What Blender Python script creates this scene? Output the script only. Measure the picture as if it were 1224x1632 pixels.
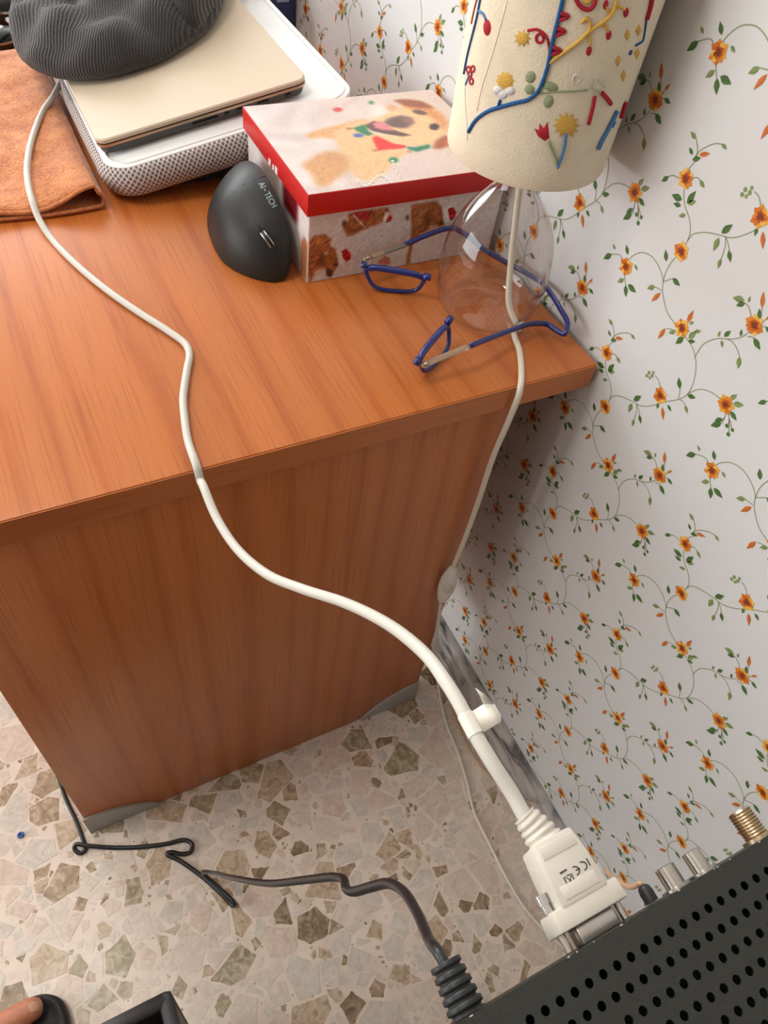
import bpy, bmesh, math, random
import numpy as np
from mathutils import Vector, Matrix
from mathutils.bvhtree import BVHTree

for o in list(bpy.data.objects):
    bpy.data.objects.remove(o, do_unlink=True)
SC = bpy.context.scene
COL = SC.collection
random.seed(7)

# ------------------------------------------------------------------ camera
CAM_R = Matrix(((0.8933845788, 0.2780280919, -0.3529367854),
                (-0.4342972651, 0.7356401320, -0.5198263957),
                (0.1151081225, 0.6176843662, 0.7779563894)))
CAM_P = Vector((-0.51707, 0.0, 1.23135))
FPX = 1194.57
cam_d = bpy.data.cameras.new('camera')
cam = bpy.data.objects.new('camera', cam_d)
COL.objects.link(cam)
cam.matrix_world = Matrix.Translation(CAM_P) @ CAM_R.to_4x4()
cam_d.sensor_fit = 'VERTICAL'
cam_d.sensor_height = 36.0
cam_d.lens = FPX / 1632.0 * 36.0
cam_d.clip_start = 0.02
SC.camera = cam

# ------------------------------------------------------------------ light
VS = SC.view_settings
VS.view_transform = 'Standard'
VS.look = 'None'
VS.gamma = 1.0
VS.use_curve_mapping = False
VS.exposure = -0.03
world = bpy.data.worlds.new('room_light')
SC.world = world
world.use_nodes = True
wb = world.node_tree.nodes['Background']
wb.inputs[0].default_value = (0.86, 0.93, 1.0, 1)
wb.inputs[1].default_value = 1.0
# daylight entering through the window in the far wall
ld = bpy.data.lights.new('window_daylight', 'AREA')
ld.shape = 'RECTANGLE'
ld.size = 1.36
ld.size_y = 1.30
ld.energy = 44
ld.color = (0.97, 0.985, 1.0)
lo = bpy.data.objects.new('window_daylight', ld)
COL.objects.link(lo)
lo.location = (-0.82, 2.86, 1.74)
lo.rotation_euler = Vector((0, -1, 0)).to_track_quat('-Z', 'Z').to_euler()
# added area light at an unseen glazed door, brightening the right wall
ld2 = bpy.data.lights.new('added_door_light', 'AREA')
ld2.shape = 'RECTANGLE'
ld2.size = 1.00
ld2.size_y = 1.86
ld2.energy = 34
ld2.color = (0.97, 0.985, 1.0)
lo2 = bpy.data.objects.new('added_door_light', ld2)
COL.objects.link(lo2)
lo2.location = (-2.655, 1.05, 1.10)
lo2.rotation_euler = Vector((1, 0, 0)).to_track_quat('-Z', 'Z').to_euler()


# ------------------------------------------------------------------ helpers
def ray(q):
    v = Vector((q[0] - 612.0, -(q[1] - 816.0), -FPX))
    return (CAM_R @ v).normalized()


def onz(q, z):
    r = ray(q); return CAM_P + r * ((z - CAM_P.z) / r.z)


def onx(q, x):
    r = ray(q); return CAM_P + r * ((x - CAM_P.x) / r.x)


def ony(q, y):
    r = ray(q); return CAM_P + r * ((y - CAM_P.y) / r.y)


def atd(q, depth):
    """point seen at q with the given depth along the lens axis"""
    v = Vector((q[0] - 612.0, -(q[1] - 816.0), -FPX)) * (depth / FPX)
    return CAM_P + CAM_R @ v


def onplane(q, p0, n):
    r = ray(q); return CAM_P + r * ((p0 - CAM_P).dot(n) / r.dot(n))


def lin(c):
    c = c / 255.0
    return c / 12.92 if c <= 0.04045 else ((c + 0.055) / 1.055) ** 2.4


def rgb(r, g, b):
    return (lin(r), lin(g), lin(b), 1.0)


def new_mat(name):
    m = bpy.data.materials.new(name)
    m.use_nodes = True
    nt = m.node_tree
    b = nt.nodes['Principled BSDF']
    return m, nt, b


def pmat(name, c, rough=0.5, metal=0.0, spec=0.5, var=0.0, vscale=40.0, bump=0.0, bscale=200.0, c2=None, coat=0.0):
    m, nt, b = new_mat(name)
    b.inputs['Base Color'].default_value = c
    b.inputs['Roughness'].default_value = rough
    b.inputs['Metallic'].default_value = metal
    b.inputs['Specular IOR Level'].default_value = spec
    b.inputs['Coat Weight'].default_value = coat
    tc = nt.nodes.new('ShaderNodeTexCoord')
    if var > 0 or c2 is not None:
        n = nt.nodes.new('ShaderNodeTexNoise')
        n.inputs['Scale'].default_value = vscale
        n.inputs['Detail'].default_value = 4
        nt.links.new(tc.outputs['Object'], n.inputs['Vector'])
        mx = nt.nodes.new('ShaderNodeMix')
        mx.data_type = 'RGBA'
        if c2 is None:
            c2 = tuple(x * (1 - var) for x in c[:3]) + (1,)
        mx.inputs[6].default_value = c
        mx.inputs[7].default_value = c2
        rp = nt.nodes.new('ShaderNodeValToRGB')
        rp.color_ramp.elements[0].position = 0.38
        rp.color_ramp.elements[1].position = 0.62
        nt.links.new(n.outputs[0], rp.inputs[0])
        nt.links.new(rp.outputs[0], mx.inputs[0])
        nt.links.new(mx.outputs[2], b.inputs['Base Color'])
    if bump > 0:
        n2 = nt.nodes.new('ShaderNodeTexNoise')
        n2.inputs['Scale'].default_value = bscale
        n2.inputs['Detail'].default_value = 3
        nt.links.new(tc.outputs['Object'], n2.inputs['Vector'])
        bp = nt.nodes.new('ShaderNodeBump')
        bp.inputs['Strength'].default_value = bump
        bp.inputs['Distance'].default_value = 0.002
        nt.links.new(n2.outputs[0], bp.inputs['Height'])
        nt.links.new(bp.outputs[0], b.inputs['Normal'])
    return m


def vcol_mat(name, rough=0.5, spec=0.5):
    m, nt, b = new_mat(name)
    a = nt.nodes.new('ShaderNodeVertexColor')
    a.layer_name = 'print'
    nt.links.new(a.outputs[0], b.inputs['Base Color'])
    b.inputs['Roughness'].default_value = rough
    b.inputs['Specular IOR Level'].default_value = spec
    return m


def thin_glass(name, tint=(1, 1, 1, 1), ior=1.5, boost=1.0):
    m = bpy.data.materials.new(name)
    m.use_nodes = True
    nt = m.node_tree
    nt.nodes.clear()
    out = nt.nodes.new('ShaderNodeOutputMaterial')
    tr = nt.nodes.new('ShaderNodeBsdfTransparent')
    tr.inputs[0].default_value = tint
    gl = nt.nodes.new('ShaderNodeBsdfGlossy')
    gl.inputs['Roughness'].default_value = 0.02
    lw = nt.nodes.new('ShaderNodeLayerWeight')
    lw.inputs[0].default_value = 0.5
    pw_ = nt.nodes.new('ShaderNodeMath'); pw_.operation = 'POWER'; pw_.inputs[1].default_value = 3.0
    nt.links.new(lw.outputs['Facing'], pw_.inputs[0])
    ml = nt.nodes.new('ShaderNodeMath'); ml.operation = 'MULTIPLY_ADD'
    ml.inputs[1].default_value = 0.85 * boost; ml.inputs[2].default_value = 0.055 * boost
    ml.use_clamp = True
    mx = nt.nodes.new('ShaderNodeMixShader')
    nt.links.new(pw_.outputs[0], ml.inputs[0])
    nt.links.new(ml.outputs[0], mx.inputs[0])
    nt.links.new(tr.outputs[0], mx.inputs[1])
    nt.links.new(gl.outputs[0], mx.inputs[2])
    nt.links.new(mx.outputs[0], out.inputs[0])
    return m


def obj(name, verts, faces, mat=None, parent=None, smooth=True, uvs=None):
    me = bpy.data.meshes.new(name)
    me.from_pydata([tuple(v) for v in verts], [], faces)
    if smooth is True:
        me.polygons.foreach_set('use_smooth', [True] * len(me.polygons))
    if mat is not None:
        for mm in (mat if isinstance(mat, (list, tuple)) else [mat]):
            me.materials.append(mm)
    if uvs is not None:
        l = me.uv_layers.new(name='UVMap')
        for lp in me.loops:
            l.data[lp.index].uv = uvs[lp.vertex_index]
    me.update()
    o = bpy.data.objects.new(name, me)
    COL.objects.link(o)
    if parent is not None:
        o.parent = parent
        o.matrix_parent_inverse = parent.matrix_world.inverted() if parent.type != 'EMPTY' else Matrix.Translation(-parent.location)
    return o


def empty(name, loc):
    o = bpy.data.objects.new(name, None)
    o.empty_display_size = 0.05
    o.location = loc
    COL.objects.link(o)
    return o


def tag(o, label, cat, group=None):
    o['label'] = label
    o['category'] = cat
    if group:
        o['group'] = group
    return o


def structure(o):
    o['kind'] = 'structure'
    return o


def sharp(o, ang=35):
    o.data.polygons.foreach_set('use_smooth', [True] * len(o.data.polygons))
    bm = bmesh.new(); bm.from_mesh(o.data)
    for e in bm.edges:
        if len(e.link_faces) == 2 and e.calc_face_angle(0) > math.radians(ang):
            e.smooth = False
    bm.to_mesh(o.data); bm.free()
    return o


def box(name, lo_, hi, mat, parent=None, bevel=0.0, seg=2):
    x0, y0, z0 = lo_; x1, y1, z1 = hi
    vs = [(x, y, z) for z in (z0, z1) for y in (y0, y1) for x in (x0, x1)]
    fs = [(0, 2, 3, 1), (4, 5, 7, 6), (0, 1, 5, 4), (2, 6, 7, 3), (0, 4, 6, 2), (1, 3, 7, 5)]
    return bevel_obj(obj(name, vs, fs, mat, parent, smooth=False), bevel, seg)


def bevel_obj(o, bevel, seg=2):
    if bevel > 0:
        bm = bmesh.new(); bm.from_mesh(o.data)
        bmesh.ops.bevel(bm, geom=list(bm.edges), offset=bevel, segments=seg, affect='EDGES', profile=0.5)
        bm.to_mesh(o.data); bm.free()
        sharp(o, 40)
    return o


def spline(pts, n=6, closed=False):
    P = [Vector(p) for p in pts]
    out = []
    N = len(P)
    rng = range(N if closed else N - 1)
    for i in rng:
        p0 = P[(i - 1) % N] if closed or i > 0 else P[0] * 2 - P[1]
        p1 = P[i]; p2 = P[(i + 1) % N]
        p3 = P[(i + 2) % N] if closed or i + 2 < N else P[-1] * 2 - P[-2]
        # centripetal parameters keep sharp bends from looping
        t1 = max((p1 - p0).length, 1e-6) ** .5; t2 = max((p2 - p1).length, 1e-6) ** .5; t3 = max((p3 - p2).length, 1e-6) ** .5
        m1 = ((p1 - p0) / t1 - (p2 - p0) / (t1 + t2) + (p2 - p1) / t2) * t2
        m2 = ((p2 - p1) / t2 - (p3 - p1) / (t2 + t3) + (p3 - p2) / t3) * t2
        for k in range(n):
            s = k / n
            out.append(p1 * (2 * s**3 - 3 * s**2 + 1) + m1 * (s**3 - 2 * s**2 + s) + p2 * (-2 * s**3 + 3 * s**2) + m2 * (s**3 - s**2))
    if not closed:
        out.append(P[-1])
    return out


def tube_data(pts, r, n=10, closed=False, caps=True, flat=1.0, up=None):
    """swept tube; r scalar or list; flat squeezes the section along 'up'"""
    P = [Vector(p) for p in pts]
    N = len(P)
    vs, fs = [], []
    prev = None
    for i in range(N):
        if closed:
            t = P[(i + 1) % N] - P[i - 1]
        else:
            t = P[min(i + 1, N - 1)] - P[max(i - 1, 0)]
        t.normalize()
        if up is not None:
            a = Vector(up) - t * t.dot(Vector(up))
            if a.length < 1e-4:
                a = prev - t * prev.dot(t) if prev is not None else t.orthogonal()
        elif prev is None:
            a = t.orthogonal()
        else:
            a = prev - t * prev.dot(t)
        a.normalize(); prev = a
        b = t.cross(a)
        ri = r[i] if isinstance(r, (list, tuple)) else r
        for k in range(n):
            th = 2 * math.pi * k / n
            vs.append(P[i] + a * (math.cos(th) * ri * flat) + b * (math.sin(th) * ri))
    for i in range(N if closed else N - 1):
        j = (i + 1) % N
        for k in range(n):
            l = (k + 1) % n
            fs.append((i * n + k, i * n + l, j * n + l, j * n + k))
    if caps and not closed:
        fs.append(tuple(range(n - 1, -1, -1)))
        fs.append(tuple((N - 1) * n + k for k in range(n)))
    return vs, fs


def tube(name, pts, r, mat, parent=None, n=10, closed=False, flat=1.0, up=None):
    v, f = tube_data(pts, r, n, closed, True, flat, up)
    return obj(name, v, f, mat, parent)


def lathe_data(prof, c, n=48, axis='z', cap0=False, cap1=False):
    vs, fs = [], []
    for (r, h) in prof:
        for k in range(n):
            a = 2 * math.pi * k / n
            if axis == 'z':
                vs.append((c[0] + r * math.cos(a), c[1] + r * math.sin(a), c[2] + h))
            elif axis == 'y':
                vs.append((c[0] + r * math.cos(a), c[1] + h, c[2] - r * math.sin(a)))
            else:
                vs.append((c[0] + h, c[1] + r * math.cos(a), c[2] + r * math.sin(a)))
    for i in range(len(prof) - 1):
        for k in range(n):
            l = (k + 1) % n
            fs.append((i * n + k, i * n + l, (i + 1) * n + l, (i + 1) * n + k))
    if cap0:
        fs.append(tuple(range(n - 1, -1, -1)))
    if cap1:
        fs.append(tuple((len(prof) - 1) * n + k for k in range(n)))
    return vs, fs


def lathe(name, prof, c, mat, parent=None, n=48, axis='z', cap0=False, cap1=False, ang=40):
    v, f = lathe_data(prof, c, n, axis, cap0, cap1)
    return sharp(obj(name, v, f, mat, parent), ang)


def prism(name, poly, ax, lo_, hi, mat, parent=None, bevel=0.0, smooth_ang=35):
    """polygon (list of 2D) extruded along axis ax: 'x' -> (y,z), 'y' -> (x,z), 'z' -> (x,y)"""
    def mk(p, h):
        return (h, p[0], p[1]) if ax == 'x' else ((p[0], h, p[1]) if ax == 'y' else (p[0], p[1], h))
    n = len(poly)
    vs = [mk(p, lo_) for p in poly] + [mk(p, hi) for p in poly]
    fs = [tuple(range(n)), tuple(range(2 * n - 1, n - 1, -1))]
    fs += [(i, i + n, (i + 1) % n + n, (i + 1) % n) for i in range(n)]
    o = obj(name, vs, fs, mat, parent, smooth=False)
    bm = bmesh.new(); bm.from_mesh(o.data)
    bmesh.ops.recalc_face_normals(bm, faces=bm.faces)
    bm.to_mesh(o.data); bm.free()
    bevel_obj(o, bevel)
    return sharp(o, smooth_ang)


def bvh_of(o):
    me = o.data
    return BVHTree.FromPolygons([o.matrix_world @ v.co for v in me.vertices] if False else [v.co.copy() for v in me.vertices],
                                [tuple(p.vertices) for p in me.polygons])


def hit(tree, q, off=0.0):
    h, n, i, d = tree.ray_cast(CAM_P, ray(q))
    if h is None:
        h, n, i, d = tree.find_nearest(CAM_P + ray(q) * 0.8)
    if n.dot(ray(q)) > 0:
        n = -n
    return h + n * off, n


def rrect(x0, y0, x1, y1, r, n=6):
    pts = []
    for cx, cy, a0 in ((x1 - r, y0 + r, -90), (x1 - r, y1 - r, 0), (x0 + r, y1 - r, 90), (x0 + r, y0 + r, 180)):
        for k in range(n + 1):
            a = math.radians(a0 + 90 * k / n)
            pts.append((cx + r * math.cos(a), cy + r * math.sin(a)))
    return pts


# ------------------------------------------------------------------ materials
def wood_mat(name, axis):
    """cherry veneer; axis = index of the object axis the grain follows"""
    m, nt, b = new_mat(name)
    L = nt.links.new
    tc = nt.nodes.new('ShaderNodeTexCoord')
    mp = nt.nodes.new('ShaderNodeMapping')
    sc = [9.0, 9.0, 9.0]; sc[axis] = 0.55
    mp.inputs['Scale'].default_value = sc
    L(tc.outputs['Object'], mp.inputs['Vector'])
    wv = nt.nodes.new('ShaderNodeTexWave')
    wv.wave_type = 'BANDS'
    wv.bands_direction = 'X' if axis != 0 else 'Y'
    wv.inputs['Scale'].default_value = 0.8
    wv.inputs['Distortion'].default_value = 11.0
    wv.inputs['Detail'].default_value = 2.5
    wv.inputs['Detail Scale'].default_value = 0.9
    L(mp.outputs[0], wv.inputs['Vector'])
    mp2 = nt.nodes.new('ShaderNodeMapping')
    sc2 = [420.0, 420.0, 420.0]; sc2[axis] = 9.0
    mp2.inputs['Scale'].default_value = sc2
    L(tc.outputs['Object'], mp2.inputs['Vector'])
    n1 = nt.nodes.new('ShaderNodeTexNoise')
    n1.inputs['Scale'].default_value = 1.0
    n1.inputs['Detail'].default_value = 3
    L(mp2.outputs[0], n1.inputs['Vector'])
    mp3 = nt.nodes.new('ShaderNodeMapping')
    sc3 = [22.0, 22.0, 22.0]; sc3[axis] = 1.6
    mp3.inputs['Scale'].default_value = sc3
    L(tc.outputs['Object'], mp3.inputs['Vector'])
    n2 = nt.nodes.new('ShaderNodeTexNoise')
    n2.inputs['Scale'].default_value = 1.0
    n2.inputs['Detail'].default_value = 4
    n2.inputs['Distortion'].default_value = 0.4
    L(mp3.outputs[0], n2.inputs['Vector'])
    r1 = nt.nodes.new('ShaderNodeValToRGB')
    r1.color_ramp.elements[0].position = 0.0
    r1.color_ramp.elements[0].color = rgb(186, 101, 44)
    r1.color_ramp.elements[1].position = 0.14
    r1.color_ramp.elements[1].color = rgb(195, 111, 51)
    e = r1.color_ramp.elements.new(0.8); e.color = rgb(199, 116, 56)
    L(wv.outputs[0], r1.inputs[0])
    mx = nt.nodes.new('ShaderNodeMix'); mx.data_type = 'RGBA'; mx.blend_type = 'MULTIPLY'
    mx.inputs[0].default_value = 1.0
    r2 = nt.nodes.new('ShaderNodeValToRGB')
    r2.color_ramp.elements[0].position = 0.30
    r2.color_ramp.elements[0].color = (0.80, 0.75, 0.70, 1)
    r2.color_ramp.elements[1].position = 0.50
    r2.color_ramp.elements[1].color = (1, 1, 1, 1)
    L(n1.outputs[0], r2.inputs[0])
    L(r1.outputs[0], mx.inputs[6]); L(r2.outputs[0], mx.inputs[7])
    mx2 = nt.nodes.new('ShaderNodeMix'); mx2.data_type = 'RGBA'; mx2.blend_type = 'MULTIPLY'
    mx2.inputs[0].default_value = 1.0
    r3 = nt.nodes.new('ShaderNodeValToRGB')
    r3.color_ramp.elements[0].position = 0.3
    r3.color_ramp.elements[0].color = (0.95, 0.935, 0.92, 1)
    r3.color_ramp.elements[1].position = 0.62
    r3.color_ramp.elements[1].color = (1.05, 1.04, 1.02, 1)
    L(n2.outputs[0], r3.inputs[0])
    L(mx.outputs[2], mx2.inputs[6]); L(r3.outputs[0], mx2.inputs[7])
    L(mx2.outputs[2], b.inputs['Base Color'])
    b.inputs['Roughness'].default_value = 0.34
    b.inputs['Specular IOR Level'].default_value = 0.5
    return m


WOOD_Y = wood_mat('cherry_veneer_long', 1)
WOOD_Z = wood_mat('cherry_veneer_upright', 2)
WOOD_X = wood_mat('cherry_edge_band', 0)
WALLM = pmat('wallpaper_ground', rgb(216, 217, 217), 0.45, bump=0.05, bscale=400)
WHITE_PL = pmat('white_plastic', rgb(226, 222, 210), 0.4)
CORD_W = pmat('white_cord', rgb(206, 203, 193), 0.45)
CORD_L = pmat('lamp_cord_white', rgb(222, 214, 196), 0.45)
BLACK_PL = pmat('black_plastic', rgb(30, 32, 33), 0.45)
DARK = pmat('dark_void', rgb(10, 10, 10), 0.8)
CHROME = pmat('chrome', rgb(205, 205, 205), 0.15, metal=1.0)
STEEL = pmat('nickel', rgb(190, 186, 178), 0.28, metal=1.0)
GREY_FOOT = pmat('grey_foot_plastic', rgb(168, 166, 158), 0.45)

# ================================================================== floor
TJ = 0.40                       # terrazzo slabs
JX = [-0.198 - TJ * k for k in range(-1, 8)]
JY = [0.147 + TJ * k for k in range(-4, 9)]


def floor_mat():
    m, nt, b = new_mat('terrazzo_binder')
    L = nt.links.new
    tc = nt.nodes.new('ShaderNodeTexCoord')
    n = nt.nodes.new('ShaderNodeTexNoise'); n.inputs['Scale'].default_value = 30; n.inputs['Detail'].default_value = 5
    L(tc.outputs['Object'], n.inputs['Vector'])
    r = nt.nodes.new('ShaderNodeValToRGB')
    r.color_ramp.elements[0].position = 0.35; r.color_ramp.elements[0].color = rgb(216, 200, 184)
    r.color_ramp.elements[1].position = 0.65; r.color_ramp.elements[1].color = rgb(228, 213, 198)
    L(n.outputs[0], r.inputs[0])
    # scattered crushed grit in the binder
    v = nt.nodes.new('ShaderNodeTexVoronoi'); v.inputs['Scale'].default_value = 120
    L(tc.outputs['Object'], v.inputs['Vector'])
    r2 = nt.nodes.new('ShaderNodeValToRGB')
    r2.color_ramp.elements[0].position = 0.16; r2.color_ramp.elements[0].color = (1, 1, 1, 1)
    r2.color_ramp.elements[1].position = 0.2; r2.color_ramp.elements[1].color = (0, 0, 0, 1)
    L(v.outputs['Distance'], r2.inputs[0])
    mx = nt.nodes.new('ShaderNodeMix'); mx.data_type = 'RGBA'
    mx.inputs[7].default_value = rgb(172, 148, 128)
    m2 = nt.nodes.new('ShaderNodeMath'); m2.operation = 'MULTIPLY'
    sp = nt.nodes.new('ShaderNodeSeparateColor')
    L(v.outputs['Color'], sp.inputs[0])
    gt = nt.nodes.new('ShaderNodeMath'); gt.operation = 'GREATER_THAN'; gt.inputs[1].default_value = 0.72
    L(sp.outputs[0], gt.inputs[0])
    L(r2.outputs[0], m2.inputs[0]); L(gt.outputs[0], m2.inputs[1])
    L(m2.outputs[0], mx.inputs[0])
    L(r.outputs[0], mx.inputs[6])
    L(mx.outputs[2], b.inputs['Base Color'])
    b.inputs['Roughness'].default_value = 0.33
    return m


FLOORM = floor_mat()
floor = structure(box('floor', (-2.80, -1.46, -0.06), (0.08, 3.0, -0.0004), pmat('joint_grout', rgb(206, 190, 174), 0.7)))
floor['label'] = 'polished terrazzo floor of cream binder and beige stone chips'
for i in range(len(JX) - 1):
    for j in range(len(JY) - 1):
        x1 = min(JX[i], 0.0) - 0.00012; x0 = max(JX[i + 1], -2.7) + 0.00012
        box('floor_tile', (x0, max(JY[j], -1.45) + 0.00012, -0.003), (x1, JY[j + 1] - 0.00012, 0.0), FLOORM, floor)


def chip_mat(name, a, b_, c):
    m, nt, b = new_mat(name)
    L = nt.links.new
    tc = nt.nodes.new('ShaderNodeTexCoord')
    n = nt.nodes.new('ShaderNodeTexNoise'); n.inputs['Scale'].default_value = 60; n.inputs['Detail'].default_value = 7; n.inputs['Roughness'].default_value = 0.62
    n.inputs['Distortion'].default_value = 1.6
    L(tc.outputs['Object'], n.inputs['Vector'])
    r = nt.nodes.new('ShaderNodeValToRGB')
    r.color_ramp.elements[0].position = 0.32; r.color_ramp.elements[0].color = a
    r.color_ramp.elements[1].position = 0.7; r.color_ramp.elements[1].color = c
    e = r.color_ramp.elements.new(0.5); e.color = b_
    L(n.outputs[0], r.inputs[0]); L(r.outputs[0], b.inputs['Base Color'])
    b.inputs['Roughness'].default_value = 0.3
    return m


CHIPM = [chip_mat('chip_cream', rgb(200, 184, 168), rgb(212, 197, 183), rgb(222, 209, 196)),
         chip_mat('chip_pale_grey', rgb(190, 178, 164), rgb(204, 194, 181), rgb(216, 207, 196)),
         chip_mat('chip_rose', rgb(196, 172, 154), rgb(210, 190, 174), rgb(220, 202, 188)),
         chip_mat('chip_tan', rgb(154, 128, 98), rgb(188, 166, 140), rgb(210, 194, 174)),
         chip_mat('chip_olive', rgb(122, 106, 76), rgb(164, 148, 120), rgb(200, 188, 168)),
         chip_mat('chip_brown', rgb(124, 100, 72), rgb(168, 144, 116), rgb(204, 186, 164)),
         chip_mat('chip_umber', rgb(94, 74, 48), rgb(138, 114, 84), rgb(182, 164, 140))]
CHIPW = [30, 26, 20, 12, 6, 7, 3]


def clip(poly, px, py, nx, ny):
    """keep the side where (p-P).n <= 0"""
    out = []
    for i in range(len(poly)):
        a = poly[i]; b = poly[(i + 1) % len(poly)]
        da = (a[0] - px) * nx + (a[1] - py) * ny
        db = (b[0] - px) * nx + (b[1] - py) * ny
        if da <= 0:
            out.append(a)
        if (da < 0 < db) or (db < 0 < da):
            t = da / (da - db)
            out.append((a[0] + (b[0] - a[0]) * t, a[1] + (b[1] - a[1]) * t))
    return out


def terrazzo_chips():
    """convex angular chips packed largest first; later chips are cut back to the edges of earlier ones"""
    rnd = random.Random(23)
    X0, X1, Y0, Y1 = -1.95, -0.014, -0.90, 1.60
    cell = 0.06
    grid = {}
    chips = []

    def around(x, y):
        gx, gy = int(math.floor(x / cell)), int(math.floor(y / cell))
        for a in (gx - 1, gx, gx + 1):
            for b in (gy - 1, gy, gy + 1):
                yield from grid.get((a, b), ())
    for r0, tries in ((0.034, 1150), (0.025, 4100), (0.017, 11500), (0.011, 19000), (0.0065, 22000), (0.0035, 12000)):
        for _ in range(tries):
            x = rnd.uniform(X0, X1); y = rnd.uniform(Y0, Y1)
            gap = rnd.choice([.0006, .001, .0015, .0022, .003])
            el = rnd.uniform(.62, 1.0); ea = rnd.uniform(0, 3.1416)
            k0 = rnd.choice([4, 4, 5, 5, 6])
            r = r0 * rnd.uniform(.8, 1.15)
            angs = sorted((6.2832 * (k + rnd.uniform(-.33, .33)) / k0) for k in range(k0))
            poly = []
            for a in angs:
                px, py = r * math.cos(a), r * el * math.sin(a)
                poly.append((x + px * math.cos(ea) - py * math.sin(ea), y + px * math.sin(ea) + py * math.cos(ea)))
            ok = True
            for q in around(x, y):
                if (q[0] - x) ** 2 + (q[1] - y) ** 2 > (r + q[2]) ** 2:
                    continue
                best = None
                for (ex, ey, nx, ny) in q[3]:
                    d = (x - ex) * nx + (y - ey) * ny
                    if best is None or d > best[0]:
                        best = (d, ex, ey, nx, ny)
                if best[0] <= gap + r * .18:
                    ok = False; break
                poly = clip(poly, best[1] + best[3] * gap, best[2] + best[4] * gap, -best[3], -best[4])
                if len(poly) < 3:
                    ok = False; break
            if not ok:
                continue
            for jx in JX:
                if len(poly) >= 3 and abs(jx - x) < .06:
                    poly = clip(poly, jx - 0.001, 0, 1, 0) if x < jx else clip(poly, jx + 0.001, 0, -1, 0)
            for jy in JY:
                if len(poly) >= 3 and abs(jy - y) < .06:
                    poly = clip(poly, 0, jy - 0.001, 0, 1) if y < jy else clip(poly, 0, jy + 0.001, 0, -1)
            if len(poly) >= 3:
                poly = clip(poly, -0.014, 0, 1, 0)
            if len(poly) < 3:
                continue
            n = len(poly)
            ar = 0.5 * sum(poly[k][0] * poly[(k + 1) % n][1] - poly[(k + 1) % n][0] * poly[k][1] for k in range(n))
            if ar < max(4e-6, .30 * r * r):
                continue
            edges = []
            for k in range(n):
                a = poly[k]; b = poly[(k + 1) % n]
                l = math.dist(a, b)
                if l > 1e-5:
                    edges.append((a[0], a[1], (b[1] - a[1]) / l, -(b[0] - a[0]) / l))
            grid.setdefault((int(math.floor(x / cell)), int(math.floor(y / cell))), []).append((x, y, r, edges))
            out = []
            for k in range(n):            # slightly ragged outline, nicked inwards
                a = poly[k]; b = poly[(k + 1) % n]
                l = math.dist(a, b)
                if l < 0.003:
                    out.append(a); continue
                j = min(0.07 * l, 0.0013)
                tx, ty = (b[0] - a[0]) / l, (b[1] - a[1]) / l
                out.append((a[0] + tx * .05 * l, a[1] + ty * .05 * l))
                for f_ in (.3, .5, .72):
                    i_ = rnd.uniform(0, j)
                    out.append((a[0] + tx * f_ * l - ty * i_, a[1] + ty * f_ * l + tx * i_))
                out.append((a[0] + tx * .95 * l, a[1] + ty * .95 * l))
            w = CHIPW if ar > 4e-5 else [8, 10, 14, 22, 16, 18, 12]
            chips.append((ar, (x, y), out, rnd.choices(range(7), w)[0]))
    return chips


def chip_data(poly):
    h = 0.0002 + 0.0003 * random.random()
    n = len(poly)
    cx = sum(p[0] for p in poly) / n; cy = sum(p[1] for p in poly) / n
    vs = [(p[0], p[1], -0.0005) for p in poly] + [(cx + (p[0] - cx) * .985, cy + (p[1] - cy) * .985, h) for p in poly]
    vs.append((cx, cy, h))
    fs = [(n + i, n + (i + 1) % n, 2 * n) for i in range(n)] + [(i, (i + 1) % n, (i + 1) % n + n, i + n) for i in range(n)]
    return vs, fs


def in_view(x, y):
    v = CAM_R.transposed() @ (Vector((x, y, 0)) - CAM_P)
    px, py = 612 + v.x / -v.z * FPX, 816 - v.y / -v.z * FPX
    if not (-10 < px < 1234 and -10 < py < 1642):
        return False
    if px > 690 and py > 1632 - (px - 690) * 0.62:      # under the receiver
        return False
    return py > 1336 - 0.43 * (px - 130) - 20 or px < 150


chips = terrazzo_chips()
vis = sorted([c for c in chips if in_view(*c[1])], key=lambda c: -c[0])
vis_top = vis[:300]
ids = set(id(c) for c in vis_top)
for ar, c, poly, mi in vis_top:
    v, f = chip_data(poly)
    obj('stone_chip', v, f, CHIPM[mi], floor, smooth=False)
rv, rf, rm = [], [], []
for c in chips:
    if id(c) in ids:
        continue
    v, f = chip_data(c[2]); k = len(rv)
    rv += v; rf += [tuple(a + k for a in ff) for ff in f]; rm += [c[3]] * len(f)
rest = obj('small_stone_chips', rv, rf, CHIPM, floor, smooth=False)
rest.data.polygons.foreach_set('material_index', rm)
rest['kind'] = 'stuff'

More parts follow.
